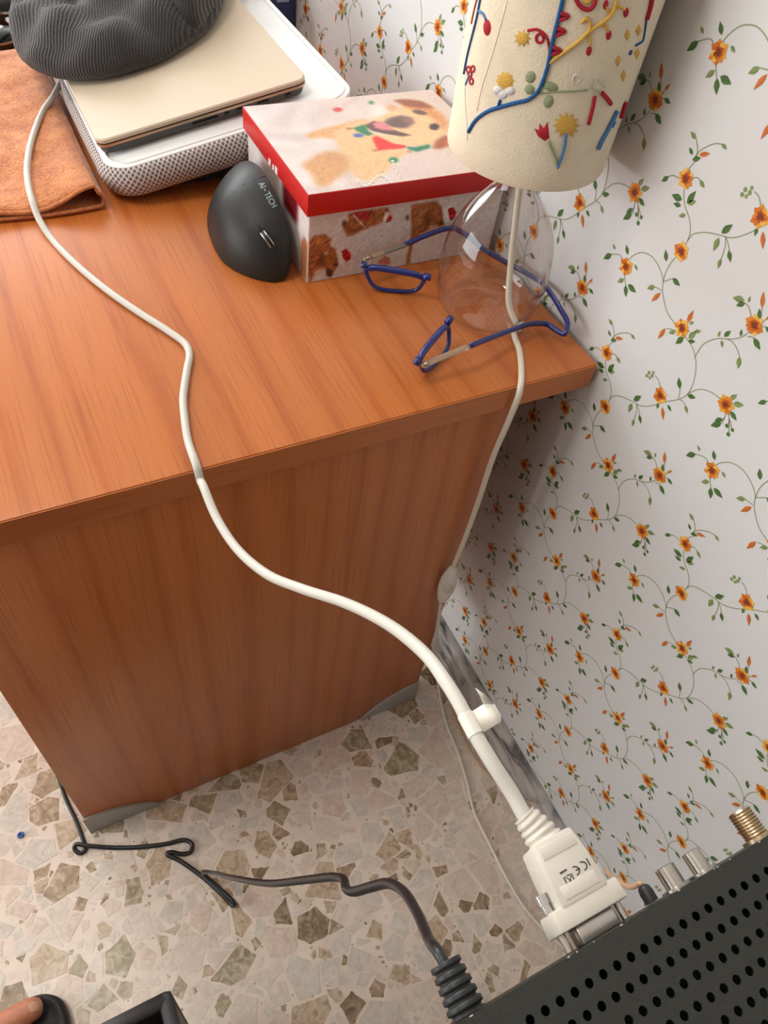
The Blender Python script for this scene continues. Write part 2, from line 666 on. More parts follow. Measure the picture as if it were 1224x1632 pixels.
# ================================================================== wall and wallpaper
wall = structure(box('wall_right', (0.0, -1.46, -0.004), (0.08, 2.9, 2.5), WALLM))
wall['label'] = 'pale wall papered with a trailing orange flower print'
WP_FL=[(276.1,819.7,8.26),(337.8,775.9,8.47),(389.9,713.5,9.11),(440.1,666.1,9.42),(417.6,763.7,8.65),(351.2,844.9,8.43),(292.4,892.2,7.51)]
WP_ST=[[(281.5,819.7),(286.9,819.8),(296.3,817.6),(305.2,812.2),(311.7,802.8),(313.4,798.8)],[(362.8,745.3),(351.9,749.5),(341.4,759.0),(329.6,775.2),(319.1,787.3),(313.4,798.8),(313.6,809.9),(317.2,821.6),(322.1,829.4),(325.3,832.7)],[(325.3,832.7),(330.3,836.9),(337.6,839.3),(344.4,840.9)],[(325.3,832.7),(325.6,838.3),(324.7,847.1),(320.5,854.8),(314.6,861.6),(305.0,868.3),(297.6,875.7),(294.0,882.7),(292.8,887.8)],[(390.4,717.5),(389.1,724.6),(391.1,732.9),(397.6,740.2),(407.2,746.1),(413.9,754.4),(416.1,759.4)],[(389.1,724.6),(387.4,731.0),(380.4,737.2),(371.1,742.1),(362.8,745.3)],[(441.0,671.7),(437.2,679.9),(429.4,687.9),(417.4,691.5),(406.3,689.2),(397.8,684.6),(393.6,680.7)],[(391.2,709.3),(394.3,701.9),(395.8,691.2),(393.6,680.7),(390.5,674.0),(384.0,667.4),(374.3,660.6),(360.9,657.7)],[(340.4,778.9),(342.5,782.3),(347.9,786.8),(353.1,787.5)],[(357.3,747.4),(351.8,744.0),(347.9,740.4)],[(356.8,746.5),(353.4,741.1),(351.1,730.8)],[(319.6,788.1),(320.8,793.5),(323.0,797.2)],[(317.2,788.9),(312.2,789.5),(308.9,788.1)],[(272.4,814.4),(270.4,809.3),(270.8,806.4),(273.8,802.8)],[(270.4,809.3),(269.6,803.9),(271.7,799.9)],[(270.3,815.2),(265.0,811.4),(259.1,806.9)],[(266.7,812.3),(262.1,806.5),(259.5,801.4)],[(265.3,811.1),(264.3,808.2),(264.5,806.2)],[(355.5,838.2),(361.5,836.0),(365.7,833.3)],[(351.9,852.3),(349.0,852.2)],[(296.6,893.1),(301.2,897.8),(305.6,900.6),(310.1,900.8)],[(291.2,897.1),(293.1,903.7),(294.7,907.5)],[(288.2,896.3),(287.2,899.7),(286.6,902.1)],[(287.3,894.4),(283.2,897.4)],[(292.5,880.7),(289.2,882.8),(285.9,883.3)],[(306.7,867.1),(300.9,867.9),(294.6,866.2),(288.6,862.3)],[(424.8,760.6),(431.4,759.5),(436.0,755.9)],[(419.6,770.1),(416.4,779.7),(418.8,787.7),(424.6,793.5)],[(419.1,778.4),(416.0,787.8),(405.5,798.6),(398.8,801.2)],[(412.5,767.2),(407.2,770.1),(403.4,769.7)],[(445.2,667.9),(452.2,670.7),(462.9,665.0)],[(437.9,658.3),(431.5,651.1)],[(393.6,680.7),(390.1,684.7),(386.1,689.1)],[(391.3,673.2),(396.5,672.1),(400.0,671.3)]]
WP_LF=[(326.0,774.5,319.0,771.9,0),(335.6,768.5,334.1,761.6,0),(400.0,697.2,406.2,705.3,0),(386.3,689.3,375.4,688.7,0),(399.5,671.8,407.0,664.5,1),(362.3,747.2,356.5,758.5,0),(362.3,743.5,361.3,731.7,1),(348.6,740.4,341.8,733.8,0),(351.4,731.3,349.6,722.8,1),(322.8,796.9,329.9,805.4,0),(312.8,798.0,304.1,802.7,0),(309.7,788.4,303.2,783.9,1),(275.5,826.3,272.2,834.9,1),(271.0,825.5,261.8,831.9,1),(269.4,818.4,259.5,816.0,0),(270.5,807.1,277.0,800.0,0),(269.8,803.0,277.4,792.9,0),(346.6,852.8,343.3,857.5,1),(355.7,838.5,361.4,831.4,1),(345.4,839.5,349.6,828.3,0),(340.5,841.6,336.6,852.5,1),(338.3,850.8,332.6,855.5,1),(339.6,839.3,332.7,844.2,0),(309.5,900.9,315.7,894.2,0),(311.2,902.3,322.1,897.6,1),(307.3,903.0,308.7,908.3,1),(290.9,898.3,296.4,905.3,0),(283.6,897.1,275.4,896.3,0),(287.0,883.5,276.5,879.2,0),(315.3,862.6,316.7,868.1,1),(310.9,866.4,307.9,874.7,0),(311.2,862.4,306.7,857.8,1),(297.8,876.7,300.2,882.2,0),(288.9,862.7,284.2,853.3,1),(435.2,756.5,440.5,749.3,0),(424.4,793.2,432.6,795.2,1),(421.2,782.0,427.3,785.1,0),(419.4,778.9,412.0,783.9,0),(399.5,801.2,392.6,800.2,1),(404.1,769.7,396.4,767.1,1),(412.1,748.2,424.5,746.3,0),(406.1,748.4,402.9,761.2,0),(410.6,743.8,419.0,741.3,0),(405.0,748.5,398.2,755.0,1),(402.0,740.4,408.5,735.9,1),(443.6,676.5,450.1,683.2,0),(462.3,665.5,470.1,655.4,0),(460.6,671.2,465.7,674.4,1),(431.7,651.6,425.7,641.9,0),(429.5,653.7,416.7,653.2,0),(436.3,655.2,442.4,647.5,1),(431.7,673.8,425.5,671.4,1)]
WP_BD=[(329.8,768.3,322.0,757.7),(391.1,670.8,396.4,657.8),(349.2,851.6,349.3,865.6),(366.9,832.9,369.2,819.0),(294.7,906.8,300.8,918.0),(286.7,901.6,283.4,908.7),(415.2,784.8,405.5,790.7)]
WP_DT=[(361.5,780.5,1.9,1),(361.0,784.8,1.88,1),(356.2,784.9,1.88,1),(356.6,788.5,1.63,1),(357.4,781.3,1.66,1),(258.8,800.0,2.06,0),(257.9,806.2,1.81,0),(264.3,805.2,2.05,0)]


PA = (-0.0022, 0.18513)
PB = (0.1857, 0.0920)
C_PET = [rgb(230, 164, 52), rgb(218, 134, 34), rgb(236, 186, 84), rgb(208, 114, 28)]
C_CEN = rgb(126, 52, 18)
C_MID = rgb(186, 84, 20)
C_LEAF = [rgb(74, 112, 52), rgb(128, 148, 88)]
C_STEM = rgb(142, 152, 112)
C_BUD = rgb(206, 112, 40)


def print_unit():
    V, F, K = [], [], []
    rnd = random.Random(5)

    def poly(pts, c, lay):
        k = len(V)
        V.extend((p[0], p[1], lay) for p in pts); F.append(tuple(range(k, k + len(pts)))); K.append(c)

    def leaf(y0, z0, y1, z1, w, c, lay):
        dy, dz = y1 - y0, z1 - z0
        l = math.hypot(dy, dz)
        ny, nz = -dz / l, dy / l
        for s, cc in ((1, c), (-1, tuple(x * .82 for x in c[:3]) + (1,))):
            poly([(y0, z0), (y0 + dy * .25 + ny * w * .8 * s, z0 + dz * .25 + nz * w * .8 * s), (y0 + dy * .5 + ny * w * s, z0 + dz * .5 + nz * w * s),
                  (y0 + dy * .8 + ny * w * .45 * s, z0 + dz * .8 + nz * w * .45 * s), (y1, z1)], cc, lay)
    for st in WP_ST:
        pts = spline([(a / 1000, b / 1000, 0) for a, b in st], 3)
        w = 0.00042
        for i in range(len(pts) - 1):
            a, b = pts[i], pts[i + 1]
            d = b - a
            if d.length < 1e-6:
                continue
            n = Vector((-d.y, d.x, 0)).normalized() * w
            poly([a - n, b - n, b + n, a + n], C_STEM, 0)
    for y0, z0, y1, z1, k in WP_LF:
        l = math.hypot(y1 - y0, z1 - z0) / 1000
        leaf(y0 / 1000, z0 / 1000, y1 / 1000, z1 / 1000, min(l * .24, .0030), C_LEAF[k], 1)
    for y0, z0, y1, z1 in WP_BD:
        l = math.hypot(y1 - y0, z1 - z0) / 1000
        leaf(y0 / 1000, z0 / 1000, y1 / 1000, z1 / 1000, min(l * .17, .0024), C_BUD, 1)
    for y, z, r, k in WP_DT:
        poly([(y / 1000 + r / 1000 * math.cos(a * .785), z / 1000 + r / 1000 * math.sin(a * .785)) for a in range(8)], C_LEAF[k], 1)
    for y, z, r in WP_FL:
        y, z, r = y / 1000, z / 1000, 0.0088
        a0 = rnd.uniform(0, 1)
        for ring, n, rr in ((0, 6, 1.08), (1, 6, .92)):
            for k in range(n):
                a = a0 + 6.283 * (k + ring * .5) / n + rnd.uniform(-.12, .12)
                l = r * rr * rnd.uniform(.9, 1.06)
                ca, sa = math.cos(a), math.sin(a)
                w = l * .27

                def P_(u, s):
                    return (y + ca * u - sa * s, z + sa * u + ca * s)
                poly([P_(0, 0), P_(l * .45, w * .8), P_(l * .7, w), P_(l, 0), P_(l * .7, -w), P_(l * .45, -w * .8)], rnd.choice(C_PET), 2 + ring)
                poly([P_(0, 0), P_(l * .4, w * .45), P_(l * .62, 0), P_(l * .4, -w * .45)], C_MID, 4)
        poly([(y + r * .3 * math.cos(a * .785), z + r * .3 * math.sin(a * .785)) for a in range(8)], C_CEN, 5)
    return V, F, K


def wallpaper_print():
    V0, F0, K0 = print_unit()
    V, F, K = [], [], []
    for i in range(-9, 9):
        for j in range(-5, 9):
            oy = i * PA[0] + j * PB[0]; oz = i * PA[1] + j * PB[1]
            if not (-0.62 < oy + .35 < 1.9 and -0.02 < oz + .76 < 1.52):
                continue
            k = len(V)
            V += [(-0.00025 - 0.00004 * l, y + oy, z + oz) for y, z, l in V0]
            for f, c in zip(F0, K0):
                if min(V[k + a][2] for a in f) < 0.081:
                    continue
                F.append(tuple(a + k for a in f)); K.append(c)
    o = obj('wallpaper_print', V, F, vcol_mat('flower_print_ink', 0.5), wall, smooth=False)
    at = o.data.color_attributes.new('print', 'FLOAT_COLOR', 'CORNER')
    cols = np.empty((len(o.data.loops), 4), dtype=np.float32)
    i = 0
    for p, c in zip(o.data.polygons, K):
        cols[i:i + p.loop_total] = c; i += p.loop_total
    at.data.foreach_set('color', cols.ravel())
    o['kind'] = 'stuff'


wallpaper_print()


def marble():
    m, nt, b = new_mat('grey_veined_marble')
    L = nt.links.new
    tc = nt.nodes.new('ShaderNodeTexCoord')
    mp = nt.nodes.new('ShaderNodeMapping'); mp.inputs['Scale'].default_value = (14, 9, 30)
    mp.inputs['Rotation'].default_value = (0.12, 0, 0)
    L(tc.outputs['Object'], mp.inputs[0])
    n = nt.nodes.new('ShaderNodeTexNoise'); n.inputs['Scale'].default_value = 1.3; n.inputs['Detail'].default_value = 6; n.inputs['Distortion'].default_value = 1.2
    L(mp.outputs[0], n.inputs['Vector'])
    r = nt.nodes.new('ShaderNodeValToRGB')
    r.color_ramp.elements[0].position = 0.36; r.color_ramp.elements[0].color = rgb(88, 84, 84)
    r.color_ramp.elements[1].position = 0.68; r.color_ramp.elements[1].color = rgb(196, 190, 184)
    e = r.color_ramp.elements.new(0.47); e.color = rgb(164, 160, 158)
    L(n.outputs[0], r.inputs[0]); L(r.outputs[0], b.inputs['Base Color'])
    b.inputs['Roughness'].default_value = 0.25
    return m


bb = structure(box('baseboard_right', (-0.012, -1.44, 0.0005), (-0.0002, 2.89, 0.08), marble(), None, 0.0015))
bb['label'] = 'grey veined marble skirting board along the papered wall'

# ================================================================== rest of the room
def boxes(name, lst, mat, parent=None):
    vs, fs = [], []
    for (x0, y0, z0), (x1, y1, z1) in lst:
        k = len(vs)
        vs += [(x, y, z) for z in (z0, z1) for y in (y0, y1) for x in (x0, x1)]
        fs += [tuple(a + k for a in f) for f in ((0, 2, 3, 1), (4, 5, 7, 6), (0, 1, 5, 4), (2, 6, 7, 3), (0, 4, 6, 2), (1, 3, 7, 5))]
    return obj(name, vs, fs, mat, parent, smooth=False)


PLASTER = pmat('warm_white_plaster', rgb(208, 202, 194), 0.8)
structure(boxes('wall_left', [((-2.80, -1.46, -0.004), (-2.70, 0.50, 2.5)), ((-2.80, 1.60, -0.004), (-2.70, 3.0, 2.5)), ((-2.80, 0.50, 2.10), (-2.70, 1.60, 2.5))], PLASTER))
dr = structure(boxes('added_door_1', [((-2.77, 0.50, 0.0), (-2.72, 0.56, 2.10)), ((-2.77, 1.54, 0.0), (-2.72, 1.60, 2.10)), ((-2.77, 0.56, 0.0), (-2.72, 1.54, 0.12)), ((-2.77, 0.56, 2.03), (-2.72, 1.54, 2.10))], pmat('door_frame_white', rgb(226, 224, 218), 0.4)))  # unseen door added as the source of the light from the left
box('pane', (-2.748, 0.56, 0.12), (-2.744, 1.54, 2.03), thin_glass('door_glass'), dr)
box('door_handle', (-2.72, 0.575, 1.02), (-2.69, 0.60, 1.14), STEEL, dr, 0.004)
structure(box('wall_back', (-2.70, -1.10, -0.0003), (-0.0002, -1.0, 2.4998), pmat('low_bounce_brown', rgb(84, 64, 52), 0.6)))  # unseen wall kept dark and near to cut bounce onto the desk panel
cl_ = empty('added_ceiling_lamp', (-1.15, 0.62, 2.5))  # unseen lamp added to light floor and desktop evenly, not the side panel
tag(cl_, 'unseen round white flush ceiling lamp added above the middle of the room', 'lamp')
lathe('lamp_base', [(.001, -.001), (.20, -.001), (.20, -.03), (.185, -.032), (.001, -.032)], (-1.15, .62, 2.5), pmat('white_metal', rgb(232, 230, 226), .4), cl_, 40)
OPAL = pmat('opal_glass', rgb(244, 238, 226), .3)
OPAL.node_tree.nodes['Principled BSDF'].inputs['Emission Color'].default_value = (1.0, .93, .84, 1)
OPAL.node_tree.nodes['Principled BSDF'].inputs['Emission Strength'].default_value = 30.0
lathe('diffuser', [(.184, -.0325), (.178, -.05), (.15, -.066), (.09, -.076), (.001, -.079)], (-1.15, .62, 2.5), OPAL, cl_, 40)

structure(boxes('wall_front', [((-2.70, 2.9, -0.004), (-1.54, 3.0, 2.5)), ((-0.10, 2.9, -0.004), (0.08, 3.0, 2.5)), ((-1.54, 2.9, -0.004), (-0.10, 3.0, 1.06)), ((-1.54, 2.9, 2.42), (-0.10, 3.0, 2.5))], PLASTER))
structure(box('ceiling', (-2.80, -1.56, 2.5), (0.08, 3.0, 2.56), pmat('ceiling_white', rgb(236, 233, 228), 0.8)))
WFR = pmat('window_frame_white', rgb(226, 224, 218), 0.4)
win = structure(boxes('window_1', [((-1.54, 2.93, 1.06), (-1.49, 2.98, 2.42)), ((-0.15, 2.93, 1.06), (-0.10, 2.98, 2.42)), ((-1.49, 2.93, 1.06), (-0.15, 2.98, 1.11)), ((-1.49, 2.93, 2.37), (-0.15, 2.98, 2.42)), ((-0.85, 2.93, 1.11), (-0.79, 2.98, 2.37))], WFR))
for xa, xb in ((-1.49, -0.85), (-0.79, -0.15)):
    box('pane', (xa, 2.952, 1.11), (xb, 2.956, 2.37), thin_glass('window_glass'), win)

# ================================================================== desk
desk = empty('office_desk', (-0.37, 0.42, 0))
tag(desk, 'cherry veneer office desk with side panel standing against the papered wall', 'desk')
YD = 0.418
YP = 0.4265
top = box('tabletop', (-0.675, YD, 0.7205), (-0.006, 2.05, 0.75), WOOD_Y, desk, 0.0012)
box('edge_band', (-0.674, YD - 0.0012, 0.7215), (-0.007, YD + 0.0002, 0.7488), WOOD_X, top)
box('side_panel', (-0.646, YP, 0.002), (-0.094, YP + 0.025, 0.7203), WOOD_Z, desk, 0.0008)
box('side_panel', (-0.646, 1.98, 0.002), (-0.094, 2.005, 0.7203), WOOD_Z, desk, 0.0008)
box('modesty_panel', (-0.16, YP + 0.0255, 0.25), (-0.14, 1.9795, 0.7203), WOOD_Z, desk)


def desk_foot(sgn, xo, y0, y1):
    pts = [(xo, 0.0005)]
    n = 12
    for k in range(n + 1):
        u = k / n
        # tall at the outer end, arching down to the floor at the inner end
        pts.append((xo + sgn * 0.106 * u, 0.0005 + 0.060 * (1 - u ** 2.6) * (1 - 0.12 * u) + (0.004 if k < n else 0.0006)))
    prism('foot', pts, 'y', y0, y1, GREY_FOOT, desk, 0.0, 50)


for yy in (YP, 1.98):
    desk_foot(1, -0.648, yy - 0.0035, yy + 0.029)
    desk_foot(-1, -0.092, yy - 0.0035, yy + 0.029)

# ================================================================== lap desk (wedge cushion, slopes up towards the wall)
TH = math.atan(0.2)
EX = Vector((math.cos(TH), 0, math.sin(TH)))
EN = Vector((-math.sin(TH), 0, math.cos(TH)))
LO = Vector((-0.400, 0.0, 0.7885))


def LP(a, y, h):
    return LO + EX * a + EN * h + Vector((0, y, 0))


def ring_loft(name, rings, mat, parent, cap0=True, cap1=True, smooth=True, ang=40):
    """rings: list of (outline2d, h) in the tilted frame"""
    n = len(rings[0][0])
    vs, fs = [], []
    for ol, h in rings:
        vs += [LP(p[0], p[1], h) for p in ol]
    for i in range(len(rings) - 1):
        for k in range(n):
            l = (k + 1) % n
            fs.append((i * n + k, i * n + l, (i + 1) * n + l, (i + 1) * n + k))
    if cap0:
        fs.append(tuple(range(n - 1, -1, -1)))
    if cap1:
        fs.append(tuple((len(rings) - 1) * n + k for k in range(n)))
    o = obj(name, vs, fs, mat, parent)
    return sharp(o, ang)


def mesh_fabric():
    m, nt, b = new_mat('grey_spacer_mesh')
    L = nt.links.new
    uv = nt.nodes.new('ShaderNodeUVMap')
    sx = nt.nodes.new('ShaderNodeSeparateXYZ'); L(uv.outputs[0], sx.inputs[0])

    def M(op, a, b_=None):
        n = nt.nodes.new('ShaderNodeMath'); n.operation = op
        for i, v in enumerate((a, b_)):
            if v is None:
                continue
            if isinstance(v, (int, float)):
                n.inputs[i].default_value = v
            else:
                L(v, n.inputs[i])
        return n.outputs[0]
    u = M('MULTIPLY', sx.outputs[0], 2 * math.pi / 0.0062)
    v = M('MULTIPLY', sx.outputs[1], 2 * math.pi / 0.0070)
    f = M('ADD', M('COSINE', u), M('COSINE', v))
    r = nt.nodes.new('ShaderNodeValToRGB')
    r.color_ramp.elements[0].position = 0.0; r.color_ramp.elements[0].color = rgb(206, 196, 192)
    r.color_ramp.elements[1].position = 0.25; r.color_ramp.elements[1].color = rgb(112, 102, 100)
    g = M('ADD', M('ABSOLUTE', f), -0.75)
    L(g, r.inputs[0]); L(r.outputs[0], b.inputs['Base Color'])
    bp = nt.nodes.new('ShaderNodeBump'); bp.inputs['Strength'].default_value = 0.5; bp.inputs['Distance'].default_value = 0.001; bp.invert = True
    L(g, bp.inputs['Height']); L(bp.outputs[0], b.inputs['Normal'])
    b.inputs['Roughness'].default_value = 0.8
    return m


lapdesk = empty('lap_desk', LP(0.15, 1.04, -0.04))
tag(lapdesk, 'white lap desk with a padded grey mesh rim under the gold laptop', 'lap desk')
A1, LY0, LY1 = 0.310, 0.822, 1.280
board_o = rrect(0.006, LY0 + 0.004, A1 - 0.004, LY1 - 0.006, 0.030, 8)
BOARDM = pmat('white_satin_board', rgb(242, 244, 244), 0.28)
ring_loft('board', [(board_o, -0.006), (board_o, -0.0008), (rrect(0.007, LY0 + 0.005, A1 - 0.005, LY1 - 0.007, 0.029, 8), 0.0)], BOARDM, lapdesk)
# thin raised lip just inside the rim
lipo = [LP(p[0], p[1], 0.0004) for p in rrect(0.012, LY0 + 0.010, A1 - 0.010, LY1 - 0.012, 0.026, 8)]
tube('lip', lipo, 0.0011, BOARDM, lapdesk, 6, True)


def cushion():
    prof = [(-0.002, -0.003), (0.003, -0.001), (0.007, -0.004), (0.010, -0.010), (0.0115, -0.018), (0.010, -0.026), (0.006, -0.033), (-0.002, -0.038), (-0.014, -0.0395)]
    n = 8
    vs, fs, uvs = [], [], []
    per = None
    for j, (off, h) in enumerate(prof):
        ol = rrect(0.008 - off, LY0 + 0.006 - off, A1 - 0.024 + off, LY1 - 0.008 + off, max(0.030 + off, 0.004), n)
        # resample long sides so the fabric stays even
        dense = []
        for k in range(len(ol)):
            a, b = ol[k], ol[(k + 1) % len(ol)]
            m = 12 if math.dist(a, b) > 0.1 else 1
            for t in range(m):
                dense.append((a[0] + (b[0] - a[0]) * t / m, a[1] + (b[1] - a[1]) * t / m))
        if per is None:
            per = []
            s = 0
            base = []
            ol0 = rrect(0.0, LY0, A1, LY1, 0.036, n)
            for k in range(len(ol0)):
                a, b = ol0[k], ol0[(k + 1) % len(ol0)]
                m = 12 if math.dist(a, b) > 0.1 else 1
                for t in range(m):
                    base.append((a[0] + (b[0] - a[0]) * t / m, a[1] + (b[1] - a[1]) * t / m))
            base.append(base[0])
            for k in range(len(base) - 1):
                per.append(s); s += math.dist(base[k], base[k + 1])
            per.append(s)
        dense.append(dense[0])
        vacc = 0 if j == 0 else vacc + math.dist(prof[j], prof[j - 1])
        for k, p in enumerate(dense):
            vs.append(LP(p[0], p[1], h)); uvs.append((per[k], vacc))
    m = len(per)
    for j in range(len(prof) - 1):
        for k in range(m - 1):
            fs.append((j * m + k, (j + 1) * m + k, (j + 1) * m + k + 1, j * m + k + 1))
    o = obj('mesh_rim', vs, fs, mesh_fabric(), lapdesk, uvs=uvs)
    return o


cushion()
GREYFAB = pmat('dark_grey_cushion', rgb(70, 66, 66), 0.9, bump=0.3)
wv = [(-0.385, .752), (-0.125, .752), (-0.118, .800), (-0.385, .7515)]
prism('wedge_cushion', [(-0.37, 0.7505), (-0.13, 0.7505), (-0.115, 0.799), (-0.375, 0.7515)], 'y', LY0 + 0.035, LY1 - 0.03, GREYFAB, lapdesk)

# ================================================================== laptop
GOLD = pmat('champagne_gold_lid', rgb(208, 192, 170), 0.55, spec=0.3)
GOLDT = pmat('gold_trim', rgb(196, 170, 142), 0.3, metal=0.85)
LAPD = pmat('laptop_dark_base', rgb(64, 62, 60), 0.5)
laptop = empty('laptop', LP(0.13, 1.03, 0.0))
tag(laptop, 'closed champagne gold laptop with dark base lying on the white lap desk', 'laptop')
a0, a1, y0, y1 = 0.007, 0.256, 0.852, 1.214
base = ring_loft('base', [(rrect(a0 + .012, y0 + .012, a1 - .012, y1 - .012, .010), 0.0012), (rrect(a0 + .003, y0 + .004, a1 - .004, y1 - .004, .012), 0.004),
                          (rrect(a0 + .0008, y0 + .001, a1 - .001, y1 - .001, .012), 0.0128)], LAPD, laptop)
ring_loft('trim', [(rrect(a0, y0, a1, y1, .012), 0.0129), (rrect(a0, y0, a1, y1, .012), 0.0156)], GOLDT, laptop)
ring_loft('gap', [(rrect(a0 + .002, y0 + .002, a1 - .002, y1 - .002, .011), 0.0156), (rrect(a0 + .002, y0 + .002, a1 - .002, y1 - .002, .011), 0.0168)], DARK, laptop)
ring_loft('lid', [(rrect(a0 + .0006, y0 + .0006, a1 - .0006, y1 - .0006, .012), 0.0168), (rrect(a0, y0, a1, y1, .012), 0.0178),
                  (rrect(a0, y0, a1, y1, .012), 0.0206), (rrect(a0 + .0014, y0 + .0014, a1 - .0014, y1 - .0014, .011), 0.0220)], GOLD, laptop)
PORTM = pmat('port_black', rgb(18, 18, 18), 0.35)
for nm, f0, f1, h0, h1 in (('card_slot', .43, .55, .0065, .0092), ('audio_jack', .585, .605, .0058, .0098), ('usb_port', .645, .70, .0050, .0102),
                           ('usb_port', .745, .80, .0050, .0102), ('lock_slot', .885, .912, .0060, .0095)):
    pa, pb = a0 + (a1 - a0) * f0, a0 + (a1 - a0) * f1
    vs = [LP(a, y, h) for h in (h0, h1) for y in (y0 - 0.0004 + (0.0022 if h == h0 else 0.0008), y0 + 0.006) for a in (pa, pb)]
    obj(nm, vs, [(0, 2, 3, 1), (4, 5, 7, 6), (0, 1, 5, 4), (2, 6, 7, 3), (0, 4, 6, 2), (1, 3, 7, 5)], PORTM, base, smooth=False)

# beige plug in the hinge side of the laptop
BEIGE = pmat('beige_plug_plastic', rgb(206, 200, 186), 0.5)
plug = empty('serial_plug', LP(0.262, 1.205, 0.012))
tag(plug, 'beige rectangular plug with ribbed strain relief at the laptop hinge side', 'plug')
py0, py1 = 1.146, 1.178


def tbox(name, a_, b_, ya, yb, ha, hb, mat, parent, bev=0.001):
    vs = [LP(a, y, h) for h in (ha, hb) for y in (ya, yb) for a in (a_, b_)]
    return bevel_obj(obj(name, vs, [(0, 2, 3, 1), (4, 5, 7, 6), (0, 1, 5, 4), (2, 6, 7, 3), (0, 4, 6, 2), (1, 3, 7, 5)], mat, parent, smooth=False), bev)


tbox('flange', 0.2565, 0.268, py0 - 0.004, py1 + 0.004, 0.0015, 0.0225, BEIGE, plug)
tbox('hood', 0.2682, 0.304, py0, py1, 0.003, 0.021, BEIGE, plug, 0.002)
for k in range(5):
    tbox('relief_rib', 0.3045 + k * 0.006, 0.3085 + k * 0.006, py0 + 0.009 + k * .0008, py1 - 0.009 - k * .0008, 0.006, 0.018, BEIGE, plug, 0.0015)
tube('plug_cord', spline([LP(0.300, 1.162, .012), LP(0.335, 1.162, .012), LP(0.350, 1.17, .010), LP(0.352, 1.20, .016), LP(.345, 1.30, .018), LP(.335, 1.38, .0), Vector((-.075, 1.48, .79)), Vector((-.08, 1.6, .7535))], 6), 0.003, BEIGE, plug)

# ================================================================== knitted hat
HATN = None


def knit(name, ca, cb, f1):
    m, nt, b = new_mat(name)
    L = nt.links.new
    uv = nt.nodes.new('ShaderNodeUVMap')
    sx = nt.nodes.new('ShaderNodeSeparateXYZ'); L(uv.outputs[0], sx.inputs[0])
    mu = nt.nodes.new('ShaderNodeMath'); mu.operation = 'MULTIPLY'; mu.inputs[1].default_value = f1
    L(sx.outputs[0], mu.inputs[0])
    tc = nt.nodes.new('ShaderNodeTexCoord')
    n = nt.nodes.new('ShaderNodeTexNoise'); n.inputs['Scale'].default_value = 160; n.inputs['Detail'].default_value = 4
    L(tc.outputs['Object'], n.inputs['Vector'])
    nm = nt.nodes.new('ShaderNodeMath'); nm.operation = 'MULTIPLY_ADD'; nm.inputs[1].default_value = 3.0
    L(n.outputs[0], nm.inputs[0]); L(mu.outputs[0], nm.inputs[2])
    si = nt.nodes.new('ShaderNodeMath'); si.operation = 'SINE'; L(nm.outputs[0], si.inputs[0])
    r = nt.nodes.new('ShaderNodeValToRGB')
    r.color_ramp.elements[0].position = 0.0; r.color_ramp.elements[0].color = ca
    r.color_ramp.elements[1].position = 0.8; r.color_ramp.elements[1].color = cb
    ma = nt.nodes.new('ShaderNodeMath'); ma.operation = 'MULTIPLY_ADD'; ma.inputs[1].default_value = 0.35; ma.inputs[2].default_value = 0.2
    L(si.outputs[0], ma.inputs[0])
    n2 = nt.nodes.new('ShaderNodeTexNoise'); n2.inputs['Scale'].default_value = 350; n2.inputs['Detail'].default_value = 2
    L(tc.outputs['Object'], n2.inputs['Vector'])
    ad = nt.nodes.new('ShaderNodeMath'); ad.operation = 'ADD'
    mm = nt.nodes.new('ShaderNodeMath'); mm.operation = 'MULTIPLY'; mm.inputs[1].default_value = 0.6
    L(n2.outputs[0], mm.inputs[0]); L(ma.outputs[0], ad.inputs[0]); L(mm.outputs[0], ad.inputs[1])
    L(ad.outputs[0], r.inputs[0]); L(r.outputs[0], b.inputs['Base Color'])
    bp = nt.nodes.new('ShaderNodeBump'); bp.inputs['Strength'].default_value = 0.7; bp.inputs['Distance'].default_value = 0.0018
    L(ad.outputs[0], bp.inputs['Height']); L(bp.outputs[0], b.inputs['Normal'])
    b.inputs['Roughness'].default_value = 0.95
    b.inputs['Specular IOR Level'].default_value = 0.2
    b.inputs['Sheen Weight'].default_value = 0.25
    return m


KNIT = knit('charcoal_rib_knit', rgb(32, 31, 32), rgb(66, 64, 64), 1750.0)


def dome(name, outline, p0, H, hbase, parent, wr, seed, power=2.2, ridge=None):
    """outline: closed list of points on the tilted plane; builds a soft pillow above it"""
    pts = spline(outline, 8, True)
    c = sum(pts, Vector()) / len(pts)
    n = len(pts)
    per = [0]
    for k in range(n):
        per.append(per[-1] + (pts[(k + 1) % n] - pts[k]).length)
    rings = [(0.90, 0.0), (0.97, 0.12), (1.0, 0.30), (0.985, 0.48), (0.94, 0.66), (0.86, 0.80), (0.75, 0.90), (0.62, .965), (0.47, 1.0), (0.32, 1.01), (0.16, 1.0), (0.05, 0.99)]
    rr = random.Random(seed)
    ph = [rr.uniform(0, 6.28) for _ in range(6)]
    vs, fs, uvs = [], [], []
    for j, (s, h) in enumerate(rings):
        for k in range(n + 1):
            p = c + (pts[k % n] - c) * s
            a = (p - c).dot(EX); y = (p - c).y
            w = wr * h * (math.sin(a * 62 + y * 38 + ph[0]) * .45 + math.sin(y * 75 - a * 40 + ph[1]) * .3 + math.sin(a * 110 + ph[2]) * .18 + math.sin((a + y) * 140 + ph[3]) * .12)
            vs.append(p + EN * (hbase + H * h + w)); uvs.append((a * .92 - y * .42 + .010 * math.sin(y * 22) + .006 * math.sin(a * 40), s))
    m = n + 1
    for j in range(len(rings) - 1):
        for k in range(n):
            fs.append((j * m + k, j * m + k + 1, (j + 1) * m + k + 1, (j + 1) * m + k))
    fs.append(tuple((len(rings) - 1) * m + k for k in range(n)))
    fs.append(tuple(range(n - 1, -1, -1)))
    return obj(name, vs, fs, KNIT, parent, uvs=uvs)


